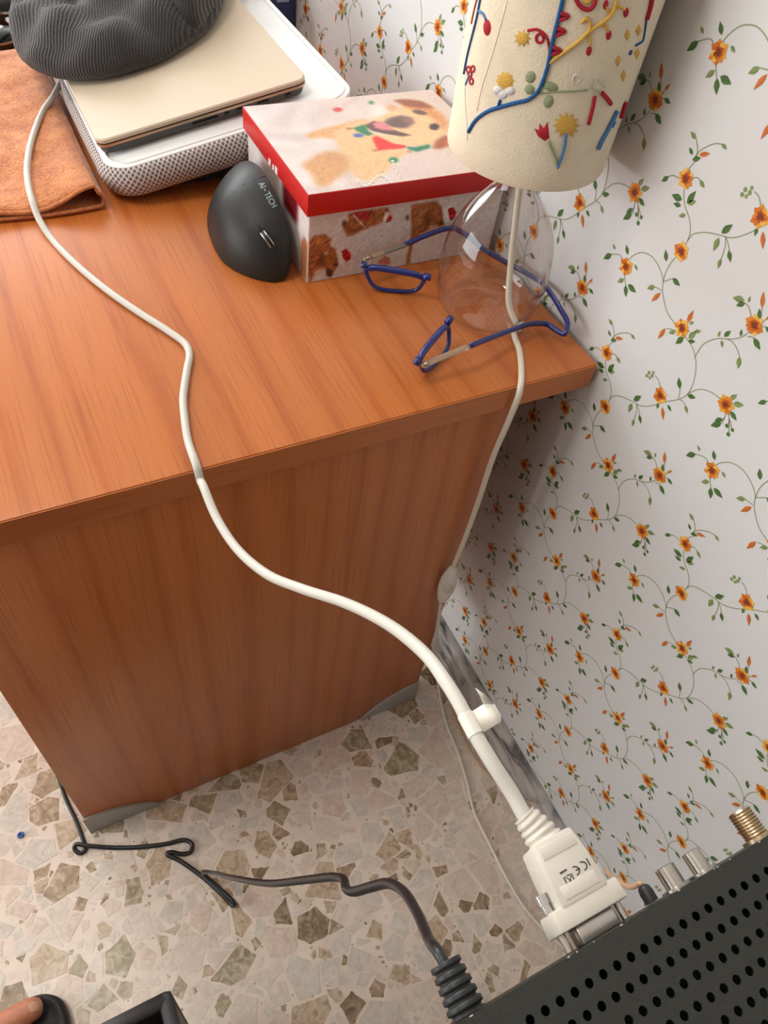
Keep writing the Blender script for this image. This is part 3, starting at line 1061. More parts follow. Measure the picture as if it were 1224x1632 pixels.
hp0 = LP(0, 0, 0.034)
hat_px = [(21, 55), (26, 82), (44, 104), (75, 117), (118, 122), (165, 119), (212, 107), (262, 87), (312, 58), (346, 26), (362, -15), (350, -60), (290, -88), (200, -92), (110, -76), (48, -35), (22, 15)]
hat = empty('knit_beanie', LP(0.10, 1.12, 0.022))
tag(hat, 'charcoal ribbed knit beanie crumpled on top of the gold laptop', 'hat')
dome('crown', [onplane(q, hp0, EN) for q in hat_px], hp0, 0.046, -0.011, hat, 0.015, 3)
cuff_px = [(196, -14), (236, 22), (276, 46), (300, 57), (316, 56), (336, 36), (358, 6), (366, -40), (330, -75), (262, -80), (210, -60)]
dome('cuff', [onplane(q, hp0, EN) for q in cuff_px], hp0, 0.060, -0.004, hat, 0.004, 9)

# ================================================================== orange towel folded in two
def towel_mat():
    m, nt, b = new_mat('orange_terry')
    L = nt.links.new
    tc = nt.nodes.new('ShaderNodeTexCoord')
    n = nt.nodes.new('ShaderNodeTexNoise'); n.inputs['Scale'].default_value = 300; n.inputs['Detail'].default_value = 5
    L(tc.outputs['Object'], n.inputs['Vector'])
    n2 = nt.nodes.new('ShaderNodeTexNoise'); n2.inputs['Scale'].default_value = 45; n2.inputs['Detail'].default_value = 4
    L(tc.outputs['Object'], n2.inputs['Vector'])
    ad = nt.nodes.new('ShaderNodeMath'); ad.operation = 'ADD'; L(n.outputs[0], ad.inputs[0]); L(n2.outputs[0], ad.inputs[1])
    r = nt.nodes.new('ShaderNodeValToRGB')
    r.color_ramp.elements[0].position = 0.38; r.color_ramp.elements[0].color = rgb(178, 98, 48)
    r.color_ramp.elements[1].position = 0.60; r.color_ramp.elements[1].color = rgb(218, 142, 86)
    hf = nt.nodes.new('ShaderNodeMath'); hf.operation = 'MULTIPLY'; hf.inputs[1].default_value = 0.5; L(ad.outputs[0], hf.inputs[0])
    L(hf.outputs[0], r.inputs[0]); L(r.outputs[0], b.inputs['Base Color'])
    bp = nt.nodes.new('ShaderNodeBump'); bp.inputs['Strength'].default_value = 1.0; bp.inputs['Distance'].default_value = 0.003
    L(hf.outputs[0], bp.inputs['Height']); L(bp.outputs[0], b.inputs['Normal'])
    b.inputs['Roughness'].default_value = 0.95; b.inputs['Sheen Weight'].default_value = 0.3
    return m


TERRY = towel_mat()
towel = empty('folded_towel', (-0.55, 0.98, 0.75))
tag(towel, 'orange terry towel folded in two lying beside the lap desk', 'towel')


def towel_layer():
    XR, XL = -0.4125, -0.664
    ya, yb = 0.826, 1.225
    prof = []
    for k in range(25):                       # lower layer, wall side to user side reversed
        u = k / 24; prof.append((XL + (XR - XL) * u, 0.7535, 0))
    for k in range(1, 8):
        a = -math.pi / 2 + math.pi * k / 8
        prof.append((XR + 0.0085 * math.cos(a), 0.760 + 0.0088 * math.sin(a), 0.5))
    for k in range(25):
        u = k / 24; x = XR + (XL - XR) * u
        lift = 0.0175 * math.exp(-((u) / 0.16) ** 2) + 0.006
        prof.append((x, 0.7530 + lift, 1))
    vs, fs = [], []
    ny = 30
    for j in range(ny + 1):
        v = j / ny
        for (x, z, s) in prof:
            yf = ya + 0.004 * math.sin((x + .4) * 30) - (0.010 * (x + 0.41) / -0.4)
            y = yf + (yb - yf) * v
            dz = 0
            if s > 0.4:
                fade = math.exp(-(v / 0.35) ** 2)
                base = 0.7575
                dz = (z - base) * (fade - 1) * 0.6 if z > base else 0
                dz += 0.0012 * math.sin(x * 60 + y * 25) + 0.0010 * math.sin(y * 70 - x * 35)
            vs.append((x, y, z + dz))
    m = len(prof)
    for j in range(ny):
        for k in range(m - 1):
            fs.append((j * m + k, j * m + k + 1, (j + 1) * m + k + 1, (j + 1) * m + k))
    o = obj('cloth', vs, fs, TERRY, towel)
    so = o.modifiers.new('thickness', 'SOLIDIFY'); so.thickness = 0.003; so.offset = 0
    hem = [Vector(vs[k]) + Vector((0, -0.0005, 0.0012 if prof[k][2] > .4 else 0.0012)) for k in range(m)]
    tube('hem', hem[:], 0.0022, TERRY, towel, 6)


towel_layer()

# ================================================================== dark things on the far corner of the desk
gl_black = pmat('gloss_black', rgb(20, 22, 24), 0.18)
g = empty('black_gadget', onz((4, 60), .75))
tag(g, 'glossy black rounded gadget lying past the far edge of the towel', 'gadget')
gc = onz((-6, 58), .762)
v, f = lathe_data([(0.0005, .012), (.012, .0115), (.022, .008), (.027, .001), (.0265, -.006), (.022, -.0115), (0.001, -.0118)], gc, 28)
o = sharp(obj('shell', v, f, gl_black, g), 60)
v, f = lathe_data([(.0275, -.0015), (.0282, 0), (.0275, .0015)], gc, 28)
obj('seam_ring', v, f, STEEL, g)
pc = onz((-4, 6), .775)
pouch = empty('black_case', Vector((pc.x, pc.y, .75)))
tag(pouch, 'matt black case behind the glossy gadget at the photo corner', 'case')
bx_ = box('body', (pc.x - .07, pc.y - .018, .7505), (pc.x + .022, pc.y + .07, .786), pmat('matt_black_case', rgb(34, 34, 36), .7), pouch, .012, 4)
box('zip', (pc.x - .06, pc.y - .0195, .768), (pc.x + .012, pc.y - .0175, .771), STEEL, pouch)
rc_ = onz((24, 6), .765)
redp = empty('red_pouch', Vector((rc_.x, rc_.y, .75)))
tag(redp, 'dark red fabric pouch half hidden behind the knit beanie', 'pouch')
RED_F = pmat('dark_red_fabric', rgb(112, 30, 30), .85, var=.4, vscale=90, bump=.3)
box('bag', (rc_.x - .012, rc_.y - .02, .7505), (rc_.x + .06, rc_.y + .06, .775), RED_F, redp, .009, 4)
box('flap', (rc_.x - .010, rc_.y - .022, .772), (rc_.x + .058, rc_.y + .02, .778), RED_F, redp, .002)
# blue box against the wall
blue = empty('blue_box', (-0.03, 1.30, .75))
tag(blue, 'dark blue carton with a pale label between lap desk and wall', 'box')
BLUE = pmat('dark_blue_card', rgb(48, 60, 108), .5)
box('carton', (-0.060, 1.262, .7505), (-0.004, 1.40, .835), BLUE, blue, .001)
box('label', (-0.034, 1.2608, .795), (-0.014, 1.2618, .828), pmat('pale_blue_label', rgb(150, 168, 206), .5), blue)

# ================================================================== gift box with dog prints
def raster_print(name, parent, nx, ny, u0, u1, v0, v1, to3d, base, shapes, mat, grain=0.05):
    """flat print on a fine grid: shapes = (polygon in u,v, rgb 0-255, blur cells, opacity)"""
    U = np.linspace(u0, u1, nx); Vv = np.linspace(v0, v1, ny)
    uu, vv = np.meshgrid(U, Vv)
    img = base(uu, vv)
    for poly, c, blur, op in shapes:
        m = np.zeros_like(uu, dtype=bool)
        n = len(poly)
        j = n - 1
        for i in range(n):
            xi, yi = poly[i]; xj, yj = poly[j]
            if yi != yj:
                m ^= ((yi > vv) != (yj > vv)) & (uu < (xj - xi) * (vv - yi) / (yj - yi) + xi)
            j = i
        a = m.astype(np.float64)
        for _ in range(2):
            for ax in (0, 1):
                if blur > 0:
                    s = a.copy(); cnt = 1
                    for d in range(1, blur + 1):
                        s += np.roll(a, d, ax) + np.roll(a, -d, ax); cnt += 2
                    a = s / cnt
        a = (a * op)[..., None]
        img = img * (1 - a) + np.array(c, dtype=float) * a
    rng_ = np.random.RandomState(4)
    nz = rng_.normal(0, 1, img.shape[:2])
    for d in (1, 2):
        nz = (nz + np.roll(nz, d, 0) + np.roll(nz, -d, 1)) / 1.75
    img = img * (1 + (nz * grain)[..., None] * (0.25 + 0.75 * (img.max(-1, keepdims=True) - img.min(-1, keepdims=True)) / 90.0))
    vs = [to3d(uu[j, i], vv[j, i]) for j in range(ny) for i in range(nx)]
    fs = [(j * nx + i, j * nx + i + 1, (j + 1) * nx + i + 1, (j + 1) * nx + i) for j in range(ny - 1) for i in range(nx - 1)]
    o = obj(name, vs, fs, mat, parent, smooth=False)
    at = o.data.color_attributes.new('print', 'FLOAT_COLOR', 'POINT')
    c = np.clip(img, 0, 255) / 255.0
    l = np.where(c <= 0.04045, c / 12.92, ((c + 0.055) / 1.055) ** 2.4)
    buf = np.ones((ny * nx, 4), dtype=np.float32); buf[:, :3] = l.reshape(-1, 3)
    at.data.foreach_set('color', buf.ravel())
    return o


BX0, BX1, BY0, BY1, BZ = -0.2445, -0.0075, 0.6275, 0.8150, 0.852
LIDZ = 0.829
gift = empty('gift_box', (-0.126, 0.721, 0.75))
tag(gift, 'white gift box with red lid band and printed dogs beside the lamp', 'box')
CARD = pmat('white_card', rgb(222, 214, 210), 0.45)
REDC = pmat('red_card', rgb(196, 22, 18), 0.42)
PRINT = vcol_mat('printed_card', 0.32)
body = box('body', (BX0 + .004, BY0 + .004, .7502), (BX1 - .003, BY1 - .004, BZ - .004), CARD, gift, .0008)
lid = box('lid', (BX0, BY0, LIDZ), (BX1, BY1, BZ), REDC, gift, .0008)


def ell(cx, cy, rx, ry, n=20, rot=0):
    return [(cx + rx * math.cos(6.283 * k / n) * math.cos(rot) - ry * math.sin(6.283 * k / n) * math.sin(rot),
             cy + rx * math.cos(6.283 * k / n) * math.sin(rot) + ry * math.sin(6.283 * k / n) * math.cos(rot)) for k in range(n)]


def L2(pts):        # zoom coordinates of the lid photo -> lid x, y
    out = []
    for a, b in pts:
        p = onz((500 + a / 4.708, 140 + b / 4.708), BZ); out.append((p.x, p.y))
    return out


def lid_base(u, v):
    s = (u - BX0) / (BX1 - BX0); t = (v - BY0) / (BY1 - BY0)
    w = .5 + .5 * np.sin(s * 17 + t * 9 + 2 * np.sin(t * 11)) * np.sin(t * 13 - s * 6 + 1.2 * np.sin(s * 14))
    soft = np.clip(1.25 - s * 1.6, 0, 1)
    c1 = np.array([216, 194, 180.]); c2 = np.array([222, 210, 206.]); c3 = np.array([186, 166, 162.])
    return c1 * (1 - soft[..., None]) + (c2 * (1 - w[..., None] * .55) + c3 * w[..., None] * .55) * soft[..., None]


SKIN1 = (228, 184, 136)
lid_shapes = [
    (L2([(-330, 640), (-180, 560), (60, 400), (180, 520), (120, 700), (-60, 760), (-250, 740)]), (226, 214, 212), 6, .7),
    (L2([(420, 690), (640, 520), (900, 480), (1180, 560), (1000, 640), (700, 700), (480, 745)]), (218, 198, 192), 7, .6),
    (L2([(430, 150), (500, 120), (600, 180), (620, 240), (500, 260), (440, 220)]), (236, 224, 216), 4, .8),
    (L2([(-60, 345), (0, 325), (150, 288), (300, 250), (400, 232), (420, 300), (200, 380), (140, 385), (60, 372), (-40, 385)]), (214, 156, 98), 2, .9),
    (L2([(150, 330), (300, 262), (400, 240), (450, 350), (480, 460), (700, 455), (690, 500), (600, 560), (540, 640), (440, 700), (330, 690), (260, 600), (190, 480)]), SKIN1, 2, 1),
    (L2([(200, 480), (260, 520), (300, 640), (340, 700), (290, 690), (240, 600)]), (196, 158, 128), 5, .6),
    (L2([(-95, 575), (30, 500), (130, 470), (250, 510), (270, 600), (180, 680), (90, 745), (30, 745), (-20, 650)]), (206, 152, 100), 3, 1),
    (L2([(20, 520), (120, 480), (230, 500), (200, 560), (80, 580)]), (190, 140, 98), 6, .5),
    (L2([(375, 290), (430, 240), (520, 205), (620, 165), (690, 118), (800, 108), (900, 152), (980, 218), (1018, 275), (1005, 330), (950, 382), (900, 425), (800, 442), (650, 430), (520, 402), (430, 350)]), (232, 190, 142), 2, 1),
    (L2([(660, 132), (760, 98), (880, 142), (965, 205), (1012, 270), (985, 335), (930, 262), (850, 198), (740, 172)]), (206, 134, 74), 4, .9),
    (L2([(700, 250), (800, 225), (880, 250), (830, 300), (760, 330)]), (236, 188, 142), 5, .6),
    (L2([(592, 92), (700, 86), (820, 104), (905, 152), (800, 152), (705, 142), (652, 122)]), (152, 78, 42), 2, 1),
    (L2([(545, 150), (570, 125), (620, 140), (625, 165), (570, 178)]), (214, 142, 92), 3, .9),
    (L2([(892, 462), (915, 400), (975, 360), (1085, 366), (1045, 420), (965, 455)]), (160, 82, 42), 2, 1),
    (L2([(985, 400), (1085, 366), (1050, 415), (1000, 440)]), (214, 126, 72), 2, .8),
    (L2([(520, 262), (570, 226), (650, 208), (735, 222), (752, 268), (690, 305), (600, 298), (550, 278)]), (104, 78, 76), 2, 1),
    (L2([(660, 225), (735, 224), (745, 262), (690, 270)]), (176, 118, 92), 3, .7),
    (L2([(380, 282), (450, 250), (500, 262), (560, 300), (640, 330), (735, 356), (660, 366), (520, 345), (425, 325)]), (98, 66, 62), 1, 1),
    (L2([(440, 268), (490, 250), (545, 275), (610, 322), (520, 318), (460, 300)]), (214, 128, 134), 1, 1),
    (L2([(388, 292), (440, 325), (540, 350), (660, 372), (540, 362), (430, 338)]), (240, 216, 206), 1, .8),
    (L2(ell(905, 293, 38, 26)), (66, 42, 38), 1, 1), (L2(ell(905, 293, 14, 10)), (34, 26, 26), 0, 1),
    (L2(ell(795, 185, 55, 17, rot=.2)), (104, 74, 66), 1, 1),
    (L2([(295, 302), (380, 276), (415, 330), (450, 346), (405, 362), (335, 332)]), (38, 118, 74), 1, 1),
    (L2([(440, 378), (468, 360), (600, 420), (692, 434), (690, 452), (480, 470)]), (222, 38, 28), 1, 1),
    (L2([(698, 442), (760, 446), (872, 424), (872, 452), (775, 482), (722, 468)]), (38, 122, 84), 1, 1),
    (L2(ell(335, 358, 38, 15)), (62, 92, 172), 1, 1), (L2(ell(597, 542, 36, 22)), (36, 128, 84), 1, 1), (L2(ell(592, 550, 12, 8)), (210, 226, 214), 0, 1),
    (L2(ell(180, 165, 36, 17)), (206, 58, 58), 1, 1), (L2(ell(432, 112, 20, 14)), (66, 126, 96), 1, 1),
    (L2(ell(268, 308, 30, 9)), (150, 92, 54), 1, .8), (L2(ell(716, 480, 22, 9)), (190, 128, 70), 1, .8), (L2(ell(458, 470, 22, 9)), (170, 112, 62), 1, .8)]
for k in range(26):      # bead string along the near edge
    u = k / 25
    lid_shapes.append((L2(ell(330 + 260 * u, 690 + 40 * math.sin(u * 7) + (20 if k % 2 else 0), 9, 6, 8)), (150, 136, 134) if k % 2 else (240, 236, 234), 0, .75))
for k in range(16):
    u = k / 15
    lid_shapes.append((L2(ell(600 + 55 * u + 12 * math.sin(k), 570 + 110 * u, 8, 6, 8)), (170, 150, 148) if k % 2 else (238, 232, 230), 0, .7))
for k in range(18):
    u = k / 17
    lid_shapes.append((L2(ell(330 - 110 * u, 75 + 60 * u + 10 * math.sin(k), 12, 7, 8)), (206, 176, 170), 1, .7))
raster_print('lid_photo_print', lid, 230, 180, BX0 + .0009, BX1 - .0009, BY0 + .0009, BY1 - .0009, lambda u, v: (u, v, BZ + .00015), lid_base, lid_shapes, PRINT, .025)


def F2(pts):        # zoom coordinates of the front print -> x, z
    out = []
    for a, b in pts:
        p = ony((480 + a / 4.896, 300 + b / 4.896), BY0 + .004); out.append((p.x, p.z))
    return out


BR1, BR2, BR3 = (164, 96, 52), (196, 130, 80), (108, 60, 36)
front_shapes = [
    (F2([(52, 430), (100, 372), (180, 358), (238, 395), (222, 445), (270, 480), (295, 590), (262, 640), (235, 692), (200, 685), (190, 620), (130, 640), (95, 690), (62, 742), (50, 600)]), BR1, 1, 1),
    (F2([(100, 390), (170, 368), (225, 400), (190, 440), (110, 430)]), BR2, 2, .9),
    (F2([(140, 520), (180, 500), (190, 600), (130, 610)]), BR3, 2, .8), (F2([(190, 620), (250, 640), (235, 692), (200, 685)]), (70, 44, 34), 1, .9), (F2(ell(270, 598, 14, 14)), (60, 34, 26), 1, 1),
    (F2([(180, 505), (205, 490), (215, 510), (185, 525)]), (232, 210, 190), 1, .9), (F2([(110, 640), (160, 625), (150, 680), (100, 700)]), (226, 204, 184), 2, .8),
    (F2([(278, 488), (322, 498), (338, 600), (300, 610)]), (236, 230, 226), 1, 1),
    (F2([(315, 490), (350, 468), (388, 510), (386, 552), (350, 576), (322, 540)]), (192, 22, 26), 0, 1),
    (F2([(368, 195), (680, 150), (692, 190), (640, 262), (520, 312), (470, 330), (392, 370), (355, 376), (320, 285), (330, 250), (372, 262)]), BR1, 1, 1),
    (F2([(400, 195), (545, 172), (530, 255), (450, 240)]), (172, 42, 46), 1, 1), (F2([(400, 210), (412, 205), (500, 300), (490, 306)]), (228, 210, 196), 0, .9),
    (F2([(590, 175), (650, 165), (640, 230), (600, 250)]), BR2, 2, .9), (F2(ell(642, 205, 10, 12)), (50, 28, 22), 1, 1), (F2([(325, 250), (350, 260), (345, 300), (322, 290)]), BR3, 1, .9),
    (F2([(655, 180), (690, 190), (660, 265), (632, 262)]), (238, 232, 228), 1, 1), (F2([(690, 198), (712, 230), (700, 256), (655, 272)]), (192, 24, 28), 0, 1),
    (F2([(860, 130), (1060, 100), (1100, 150), (1118, 290), (1000, 322), (905, 372), (880, 405), (845, 590), (815, 590), (848, 420), (862, 330), (855, 220)]), BR1, 1, 1),
    (F2([(900, 140), (980, 125), (990, 250), (930, 330), (890, 300)]), BR2, 2, .7), (F2([(960, 200), (1010, 180), (1010, 280), (960, 290)]), BR3, 2, .8),
    (F2([(1000, 280), (1050, 290), (1060, 320), (1000, 330)]), (228, 204, 180), 2, .9), (F2(ell(1090, 272, 14, 14)), (46, 28, 22), 1, 1), (F2(ell(828, 230, 14, 22)), (84, 60, 48), 1, 1),
    (F2([(1100, 150), (1148, 160), (1158, 260), (1118, 270)]), (238, 234, 230), 1, 1), (F2([(1142, 160), (1188, 144), (1212, 190), (1192, 240), (1160, 252)]), (192, 22, 26), 0, 1),
    (F2([(595, 570), (650, 525), (690, 548), (692, 592), (620, 595)]), (188, 120, 88), 1, 1), (F2([(615, 575), (692, 560), (692, 592), (620, 594)]), (206, 110, 118), 1, .8)]
raster_print('front_print', body, 260, 92, BX0 + .005, BX1 - .004, .7508, LIDZ - .0002, lambda u, v: (u, BY0 + .00385, v),
             lambda u, v: np.ones(u.shape + (3,)) * np.array([222, 214, 211.]), front_shapes, PRINT, .11)
# left side: a puppy wrapped round the corner, white lettering stems below the lid and a dark red patch
side_shapes = [([(.636, .752), (.648, .752), (.650, .790), (.640, .800), (.6325, .795), (.6325, .752)], BR1, 1, .9),
               ([(.662, .800), (.700, .800), (.705, .829), (.660, .829)], (110, 20, 26), 2, 1), ([(.72, .78), (.76, .78), (.77, .829), (.715, .829)], (176, 150, 140), 3, .8),
               ([(.690, .75), (.72, .75), (.715, .775), (.695, .78)], (150, 98, 66), 2, .8)]
raster_print('side_print', body, 110, 60, BY0 + .005, BY1 - .005, .7508, LIDZ - .0002, lambda u, v: (BX0 + .00385, u, v),
             lambda u, v: np.ones(u.shape + (3,)) * np.array([222, 214, 211.]), side_shapes, PRINT)
for yy, w_, h_ in ((.712, .0035, .014), (.7205, .0022, .010), (.731, .003, .012)):     # white marks printed up into the red band
    box('white_mark', (BX0 - .0003, yy - w_, LIDZ + .0006), (BX0 + .0002, yy + w_, LIDZ + h_ * .55), CARD, lid)

# ================================================================== vertical mouse
mouse = empty('vertical_mouse', (-0.285, 0.72, 0.75))
tag(mouse, 'black vertical computer mouse with scroll wheel leaning by the gift box', 'mouse')
MOUSEM = pmat('soft_black_rubber', rgb(34, 36, 35), 0.48, spec=0.4)
sect = [(.797, -.284, -.270, .772, -.266), (.790, -.295, -.262, .795, -.256), (.777, -.3025, -.2575, .812, -.252), (.757, -.3085, -.2555, .8215, -.249), (.732, -.3125, -.2535, .826, -.247),
        (.708, -.314, -.2525, .824, -.247), (.688, -.312, -.2520, .8175, -.247), (.671, -.305, -.2525, .8085, -.248), (.656, -.294, -.2535, .795, -.2495), (.646, -.282, -.256, .779, -.2525), (.641, -.273, -.260, .764, -.257)]


def mouse_mesh():
    na, nb = 18, 10
    vs, fs = [], []
    # resample sections smoothly
    S = spline([Vector((s[0], s[1], s[2])) for s in sect], 3)
    S2 = spline([Vector((s[3], s[4], 0)) for s in sect], 3)
    for a, b in zip(S, S2):
        y, xl, xt, zt, xr = a.x, a.y, a.z, b.x, b.y
        h = zt - .7515
        for k in range(na + 1):
            t = k / na * math.pi / 2
            e_ = .86 + max(0.0, (y - .722) / .075) * .62; cx = math.cos(t) ** e_; sz = math.sin(t) ** (e_ - .04)
            vs.append((xt - (xt - xl) * cx, y, .7515 + h * sz))
        for k in range(1, nb + 1):
            t = k / nb
            bul = math.sin(t * math.pi) * .002
            vs.append((xt + (xr - xt) * min(1, t * 2.2) - .010 * max(0, t - .45) - bul * 0, y, zt - h * t ** 1.15))
    m = na + nb + 1
    for i in range(len(S) - 1):
        for k in range(m - 1):
            fs.append((i * m + k, i * m + k + 1, (i + 1) * m + k + 1, (i + 1) * m + k))
        fs.append((i * m + m - 1, i * m, (i + 1) * m, (i + 1) * m + m - 1))
    fs.append(tuple(range(m)))
    fs.append(tuple((len(S) - 1) * m + k for k in range(m - 1, -1, -1)))
    o = obj('shell', vs, fs, MOUSEM, mouse)
    bm = bmesh.new(); bm.from_mesh(o.data)
    bmesh.ops.recalc_face_normals(bm, faces=bm.faces)
    bm.to_mesh(o.data); bm.free()
    return sharp(o, 55)


msh = mouse_mesh()
MT = bvh_of(msh)
SEAM = pmat('seam_black', rgb(14, 14, 14), .6)


def on_mouse(pts, off=0.0):
    return [hit(MT, q, off)[0] for q in pts]


tube('seam', on_mouse([(362, 320), (373, 307), (388, 294), (404, 286), (417, 282), (424, 281)], -.00005), .00035, SEAM, mouse, 5)
tube('button_split', on_mouse([(397, 335), (402, 345), (409, 355), (415, 364)], -.00005), .00035, SEAM, mouse, 5)
tube('button_split', on_mouse([(437, 397), (443, 404), (449, 411)], -.00005), .00035, SEAM, mouse, 5)
tube('thumb_seam', on_mouse([(366, 358), (376, 374), (388, 388), (398, 398), (404, 405)], -.0001), .0003, SEAM, mouse, 5)
wc, wn = hit(MT, (426, 381))
wa = (hit(MT, (437, 397))[0] - hit(MT, (415, 366))[0]).normalized()     # rolling direction
wax = wn.cross(wa).normalized()


def oriented(local, c, ex, ey, ez):
    return [c + ex * p[0] + ey * p[1] + ez * p[2] for p in local]


sl = [(0.0122 * math.cos(6.283 * k / 20) * 1.0, 0.0050 * math.sin(6.283 * k / 20)) for k in range(20)]
vs = oriented([(p[0], p[1], .0003) for p in sl] + [(p[0], p[1], -.001) for p in sl], wc, wa, wax, wn)
obj('wheel_slot', vs, [tuple(range(20))] + [(i, (i + 1) % 20, (i + 1) % 20 + 20, i + 20) for i in range(20)], SEAM, mouse, smooth=False)


def wheel(r, hw, dx, mat, nm, parent):
    cc = wc - wn * (r - .0030) + wax * dx
    vs, fs = [], []
    n = 32
    for (rr, s) in ((r * .8, -hw), (r * .97, -hw), (r, -hw * .5), (r, hw * .5), (r * .97, hw), (r * .8, hw)):
        for k in range(n):
            a = 6.283 * k / n
            vs.append(cc + wa * (rr * math.cos(a)) + wn * (rr * math.sin(a)) + wax * s)
    for i in range(5):
        for k in range(n):
            fs.append((i * n + k, i * n + (k + 1) % n, (i + 1) * n + (k + 1) % n, (i + 1) * n + k))
    return obj(nm, vs, fs, mat, parent)


whl = wheel(.0150, .0032, 0, BLACK_PL, 'scroll_wheel', mouse)
wheel(.0155, .0008, -.0021, CHROME, 'chrome_ring', whl)
wheel(.0155, .0008, .0021, CHROME, 'chrome_ring', whl)


def text_shape(s):
    cu = bpy.data.curves.new('t', 'FONT'); cu.body = s; cu.resolution_u = 3
    to = bpy.data.objects.new('t', cu); COL.objects.link(to)
    dg = bpy.context.evaluated_depsgraph_get()
    me = bpy.data.meshes.new_from_object(to.evaluated_get(dg))
    bm = bmesh.new(); bm.from_mesh(me); bmesh.ops.triangulate(bm, faces=bm.faces)
    bmesh.ops.subdivide_edges(bm, edges=[e for e in bm.edges if e.calc_length() > .25], cuts=1)
    bmesh.ops.triangulate(bm, faces=bm.faces)
    vs = [(v.co.x, v.co.y) for v in bm.verts]; fs = [tuple(v.index for v in f.verts) for f in bm.faces]
    bm.free(); bpy.data.objects.remove(to); bpy.data.curves.remove(cu); bpy.data.meshes.remove(me)
    x0 = min(v[0] for v in vs); x1 = max(v[0] for v in vs); y0_ = min(v[1] for v in vs); y1_ = max(v[1] for v in vs)
    return [((a - x0) / (x1 - x0), (b - y0_) / (y1_ - y0_)) for a, b in vs], fs


tv1, tf1 = text_shape('AI')
tv2, tf2 = text_shape('TECH')
tv = [(a * .205, b) for a, b in tv1]
tf = list(tf1)
k_ = len(tv); tv += [(.41 + a * .59, b) for a, b in tv2]; tf += [tuple(i + k_ for i in f_) for f_ in tf2]
k_ = len(tv); tv += [(.27, .40), (.345, .40), (.345, .56), (.27, .56)]; tf.append((k_, k_ + 1, k_ + 2, k_ + 3))
p0 = Vector((411.5, 293.0)); e1 = Vector((22.0, 38.5)); e2 = Vector((8.5, -4.2))
vs = [hit(MT, p0 + e1 * a + e2 * b, .00012)[0] for a, b in tv]
obj('lettering', vs, tf, pmat('pale_blue_ink', rgb(168, 196, 206), .5), mouse, smooth=False)

# ================================================================== glass lamp with embroidered shade
LC = Vector((-0.0760, 0.5335, 0.75))
lamp = empty('table_lamp', LC)
tag(lamp, 'clear glass table lamp with embroidered cream shade at the desk corner', 'lamp')
GLASS = thin_glass('clear_glass', (0.985, 0.99, 0.985, 1), 1.5, 1.15)
gp = [(0.001, .0022), (.020, .0018), (.032, .0008), (.039, .0018), (.045, .0055), (.0505, .0125), (.0545, .024), (.0565, .040), (.0565, .056), (.0545, .074), (.050, .092), (.0435, .106), (.035, .119), (.0265, .130), (.0205, .139), (.0172, .148), (.016, .160), (.016, .180)]
GP3 = [(v.x, v.y) for v in spline([Vector((a, b, 0)) for a, b in gp], 3)]
glass = lathe('glass_base', GP3, LC, GLASS, lamp, 64, ang=80)
lathe('lamp_holder', [(.0155, .172), (.0185, .174), (.0185, .205), (.013, .212), (.013, .24), (.001, .241)], LC, WHITE_PL, lamp, 32)


def glass_r(h):
    for i in range(len(GP3) - 1):
        if GP3[i][1] <= h <= GP3[i + 1][1] and i > 4:
            t = (h - GP3[i][1]) / max(GP3[i + 1][1] - GP3[i][1], 1e-6)
            return GP3[i][0] + (GP3[i + 1][0] - GP3[i][0]) * t
    return .05


SHZ0, SHZ1, SR0, SR1 = .1735, .365, .0712, .0738
SHADE = pmat('cream_cotton_shade', rgb(236, 224, 198), .85, bump=.25, bscale=500, var=.06, vscale=60)
prof = [(SR0 - .0022, SHZ0 + .001), (SR0 - .0008, SHZ0 - .0006), (SR0, SHZ0 + .0012)]
for k in range(1, 13):
    t = k / 12; prof.append((SR0 + (SR1 - SR0) * t, SHZ0 + .0012 + (SHZ1 - SHZ0 - .0012) * t))
prof += [(SR1 - .001, SHZ1 + .001), (SR1 - .0022, SHZ1)]
for k in range(1, 13):
    t = 1 - k / 12; prof.append((SR0 - .0022 + (SR1 - SR0) * t, SHZ0 + .001 + (SHZ1 - SHZ0) * t))
shade = lathe('lamp_shade', prof, LC, SHADE, lamp, 96, ang=70)
for k in range(3):        # wire spider that carries the shade
    a = .5 + k * 2.094
    tube('shade_wire', [LC + Vector((.013 * math.cos(a), .013 * math.sin(a), .235)), LC + Vector((.0695 * math.cos(a), .0695 * math.sin(a), .235))], .0012, STEEL, lamp, 6)
ST = bvh_of(shade)


def Q(a, b):
    return (700 + a / 3.4, b / 3.4)


def on_shade(pts, off):
    return [hit(ST, Q(*p), off)[0] for p in pts]


E_BLUE = pmat('blue_thread', rgb(28, 92, 150), .8, bump=.6, bscale=900)
E_PBLUE = pmat('soft_blue_thread', rgb(84, 134, 184), .8, bump=.6, bscale=900)
E_RED = pmat('red_thread', rgb(178, 26, 48), .8, bump=.6, bscale=900)
E_YEL = pmat('yellow_thread', rgb(222, 178, 82), .8, bump=.6, bscale=900)
E_GRN = pmat('sage_thread', rgb(150, 164, 126), .8, bump=.6, bscale=900)
E_WHT = pmat('white_thread', rgb(226, 226, 224), .8, bump=.6, bscale=900)
E_PAL = pmat('pale_thread', rgb(226, 222, 192), .8, bump=.6, bscale=900)


def thread(pts, r, mat, nm='embroidered_stem', n=4):
    d = [(v.x, v.y) for v in spline([Vector((p[0], p[1], 0)) for p in pts], n)]
    P = on_shade(d, r * .35)
    tube(nm, P, r, mat, shade, 6)


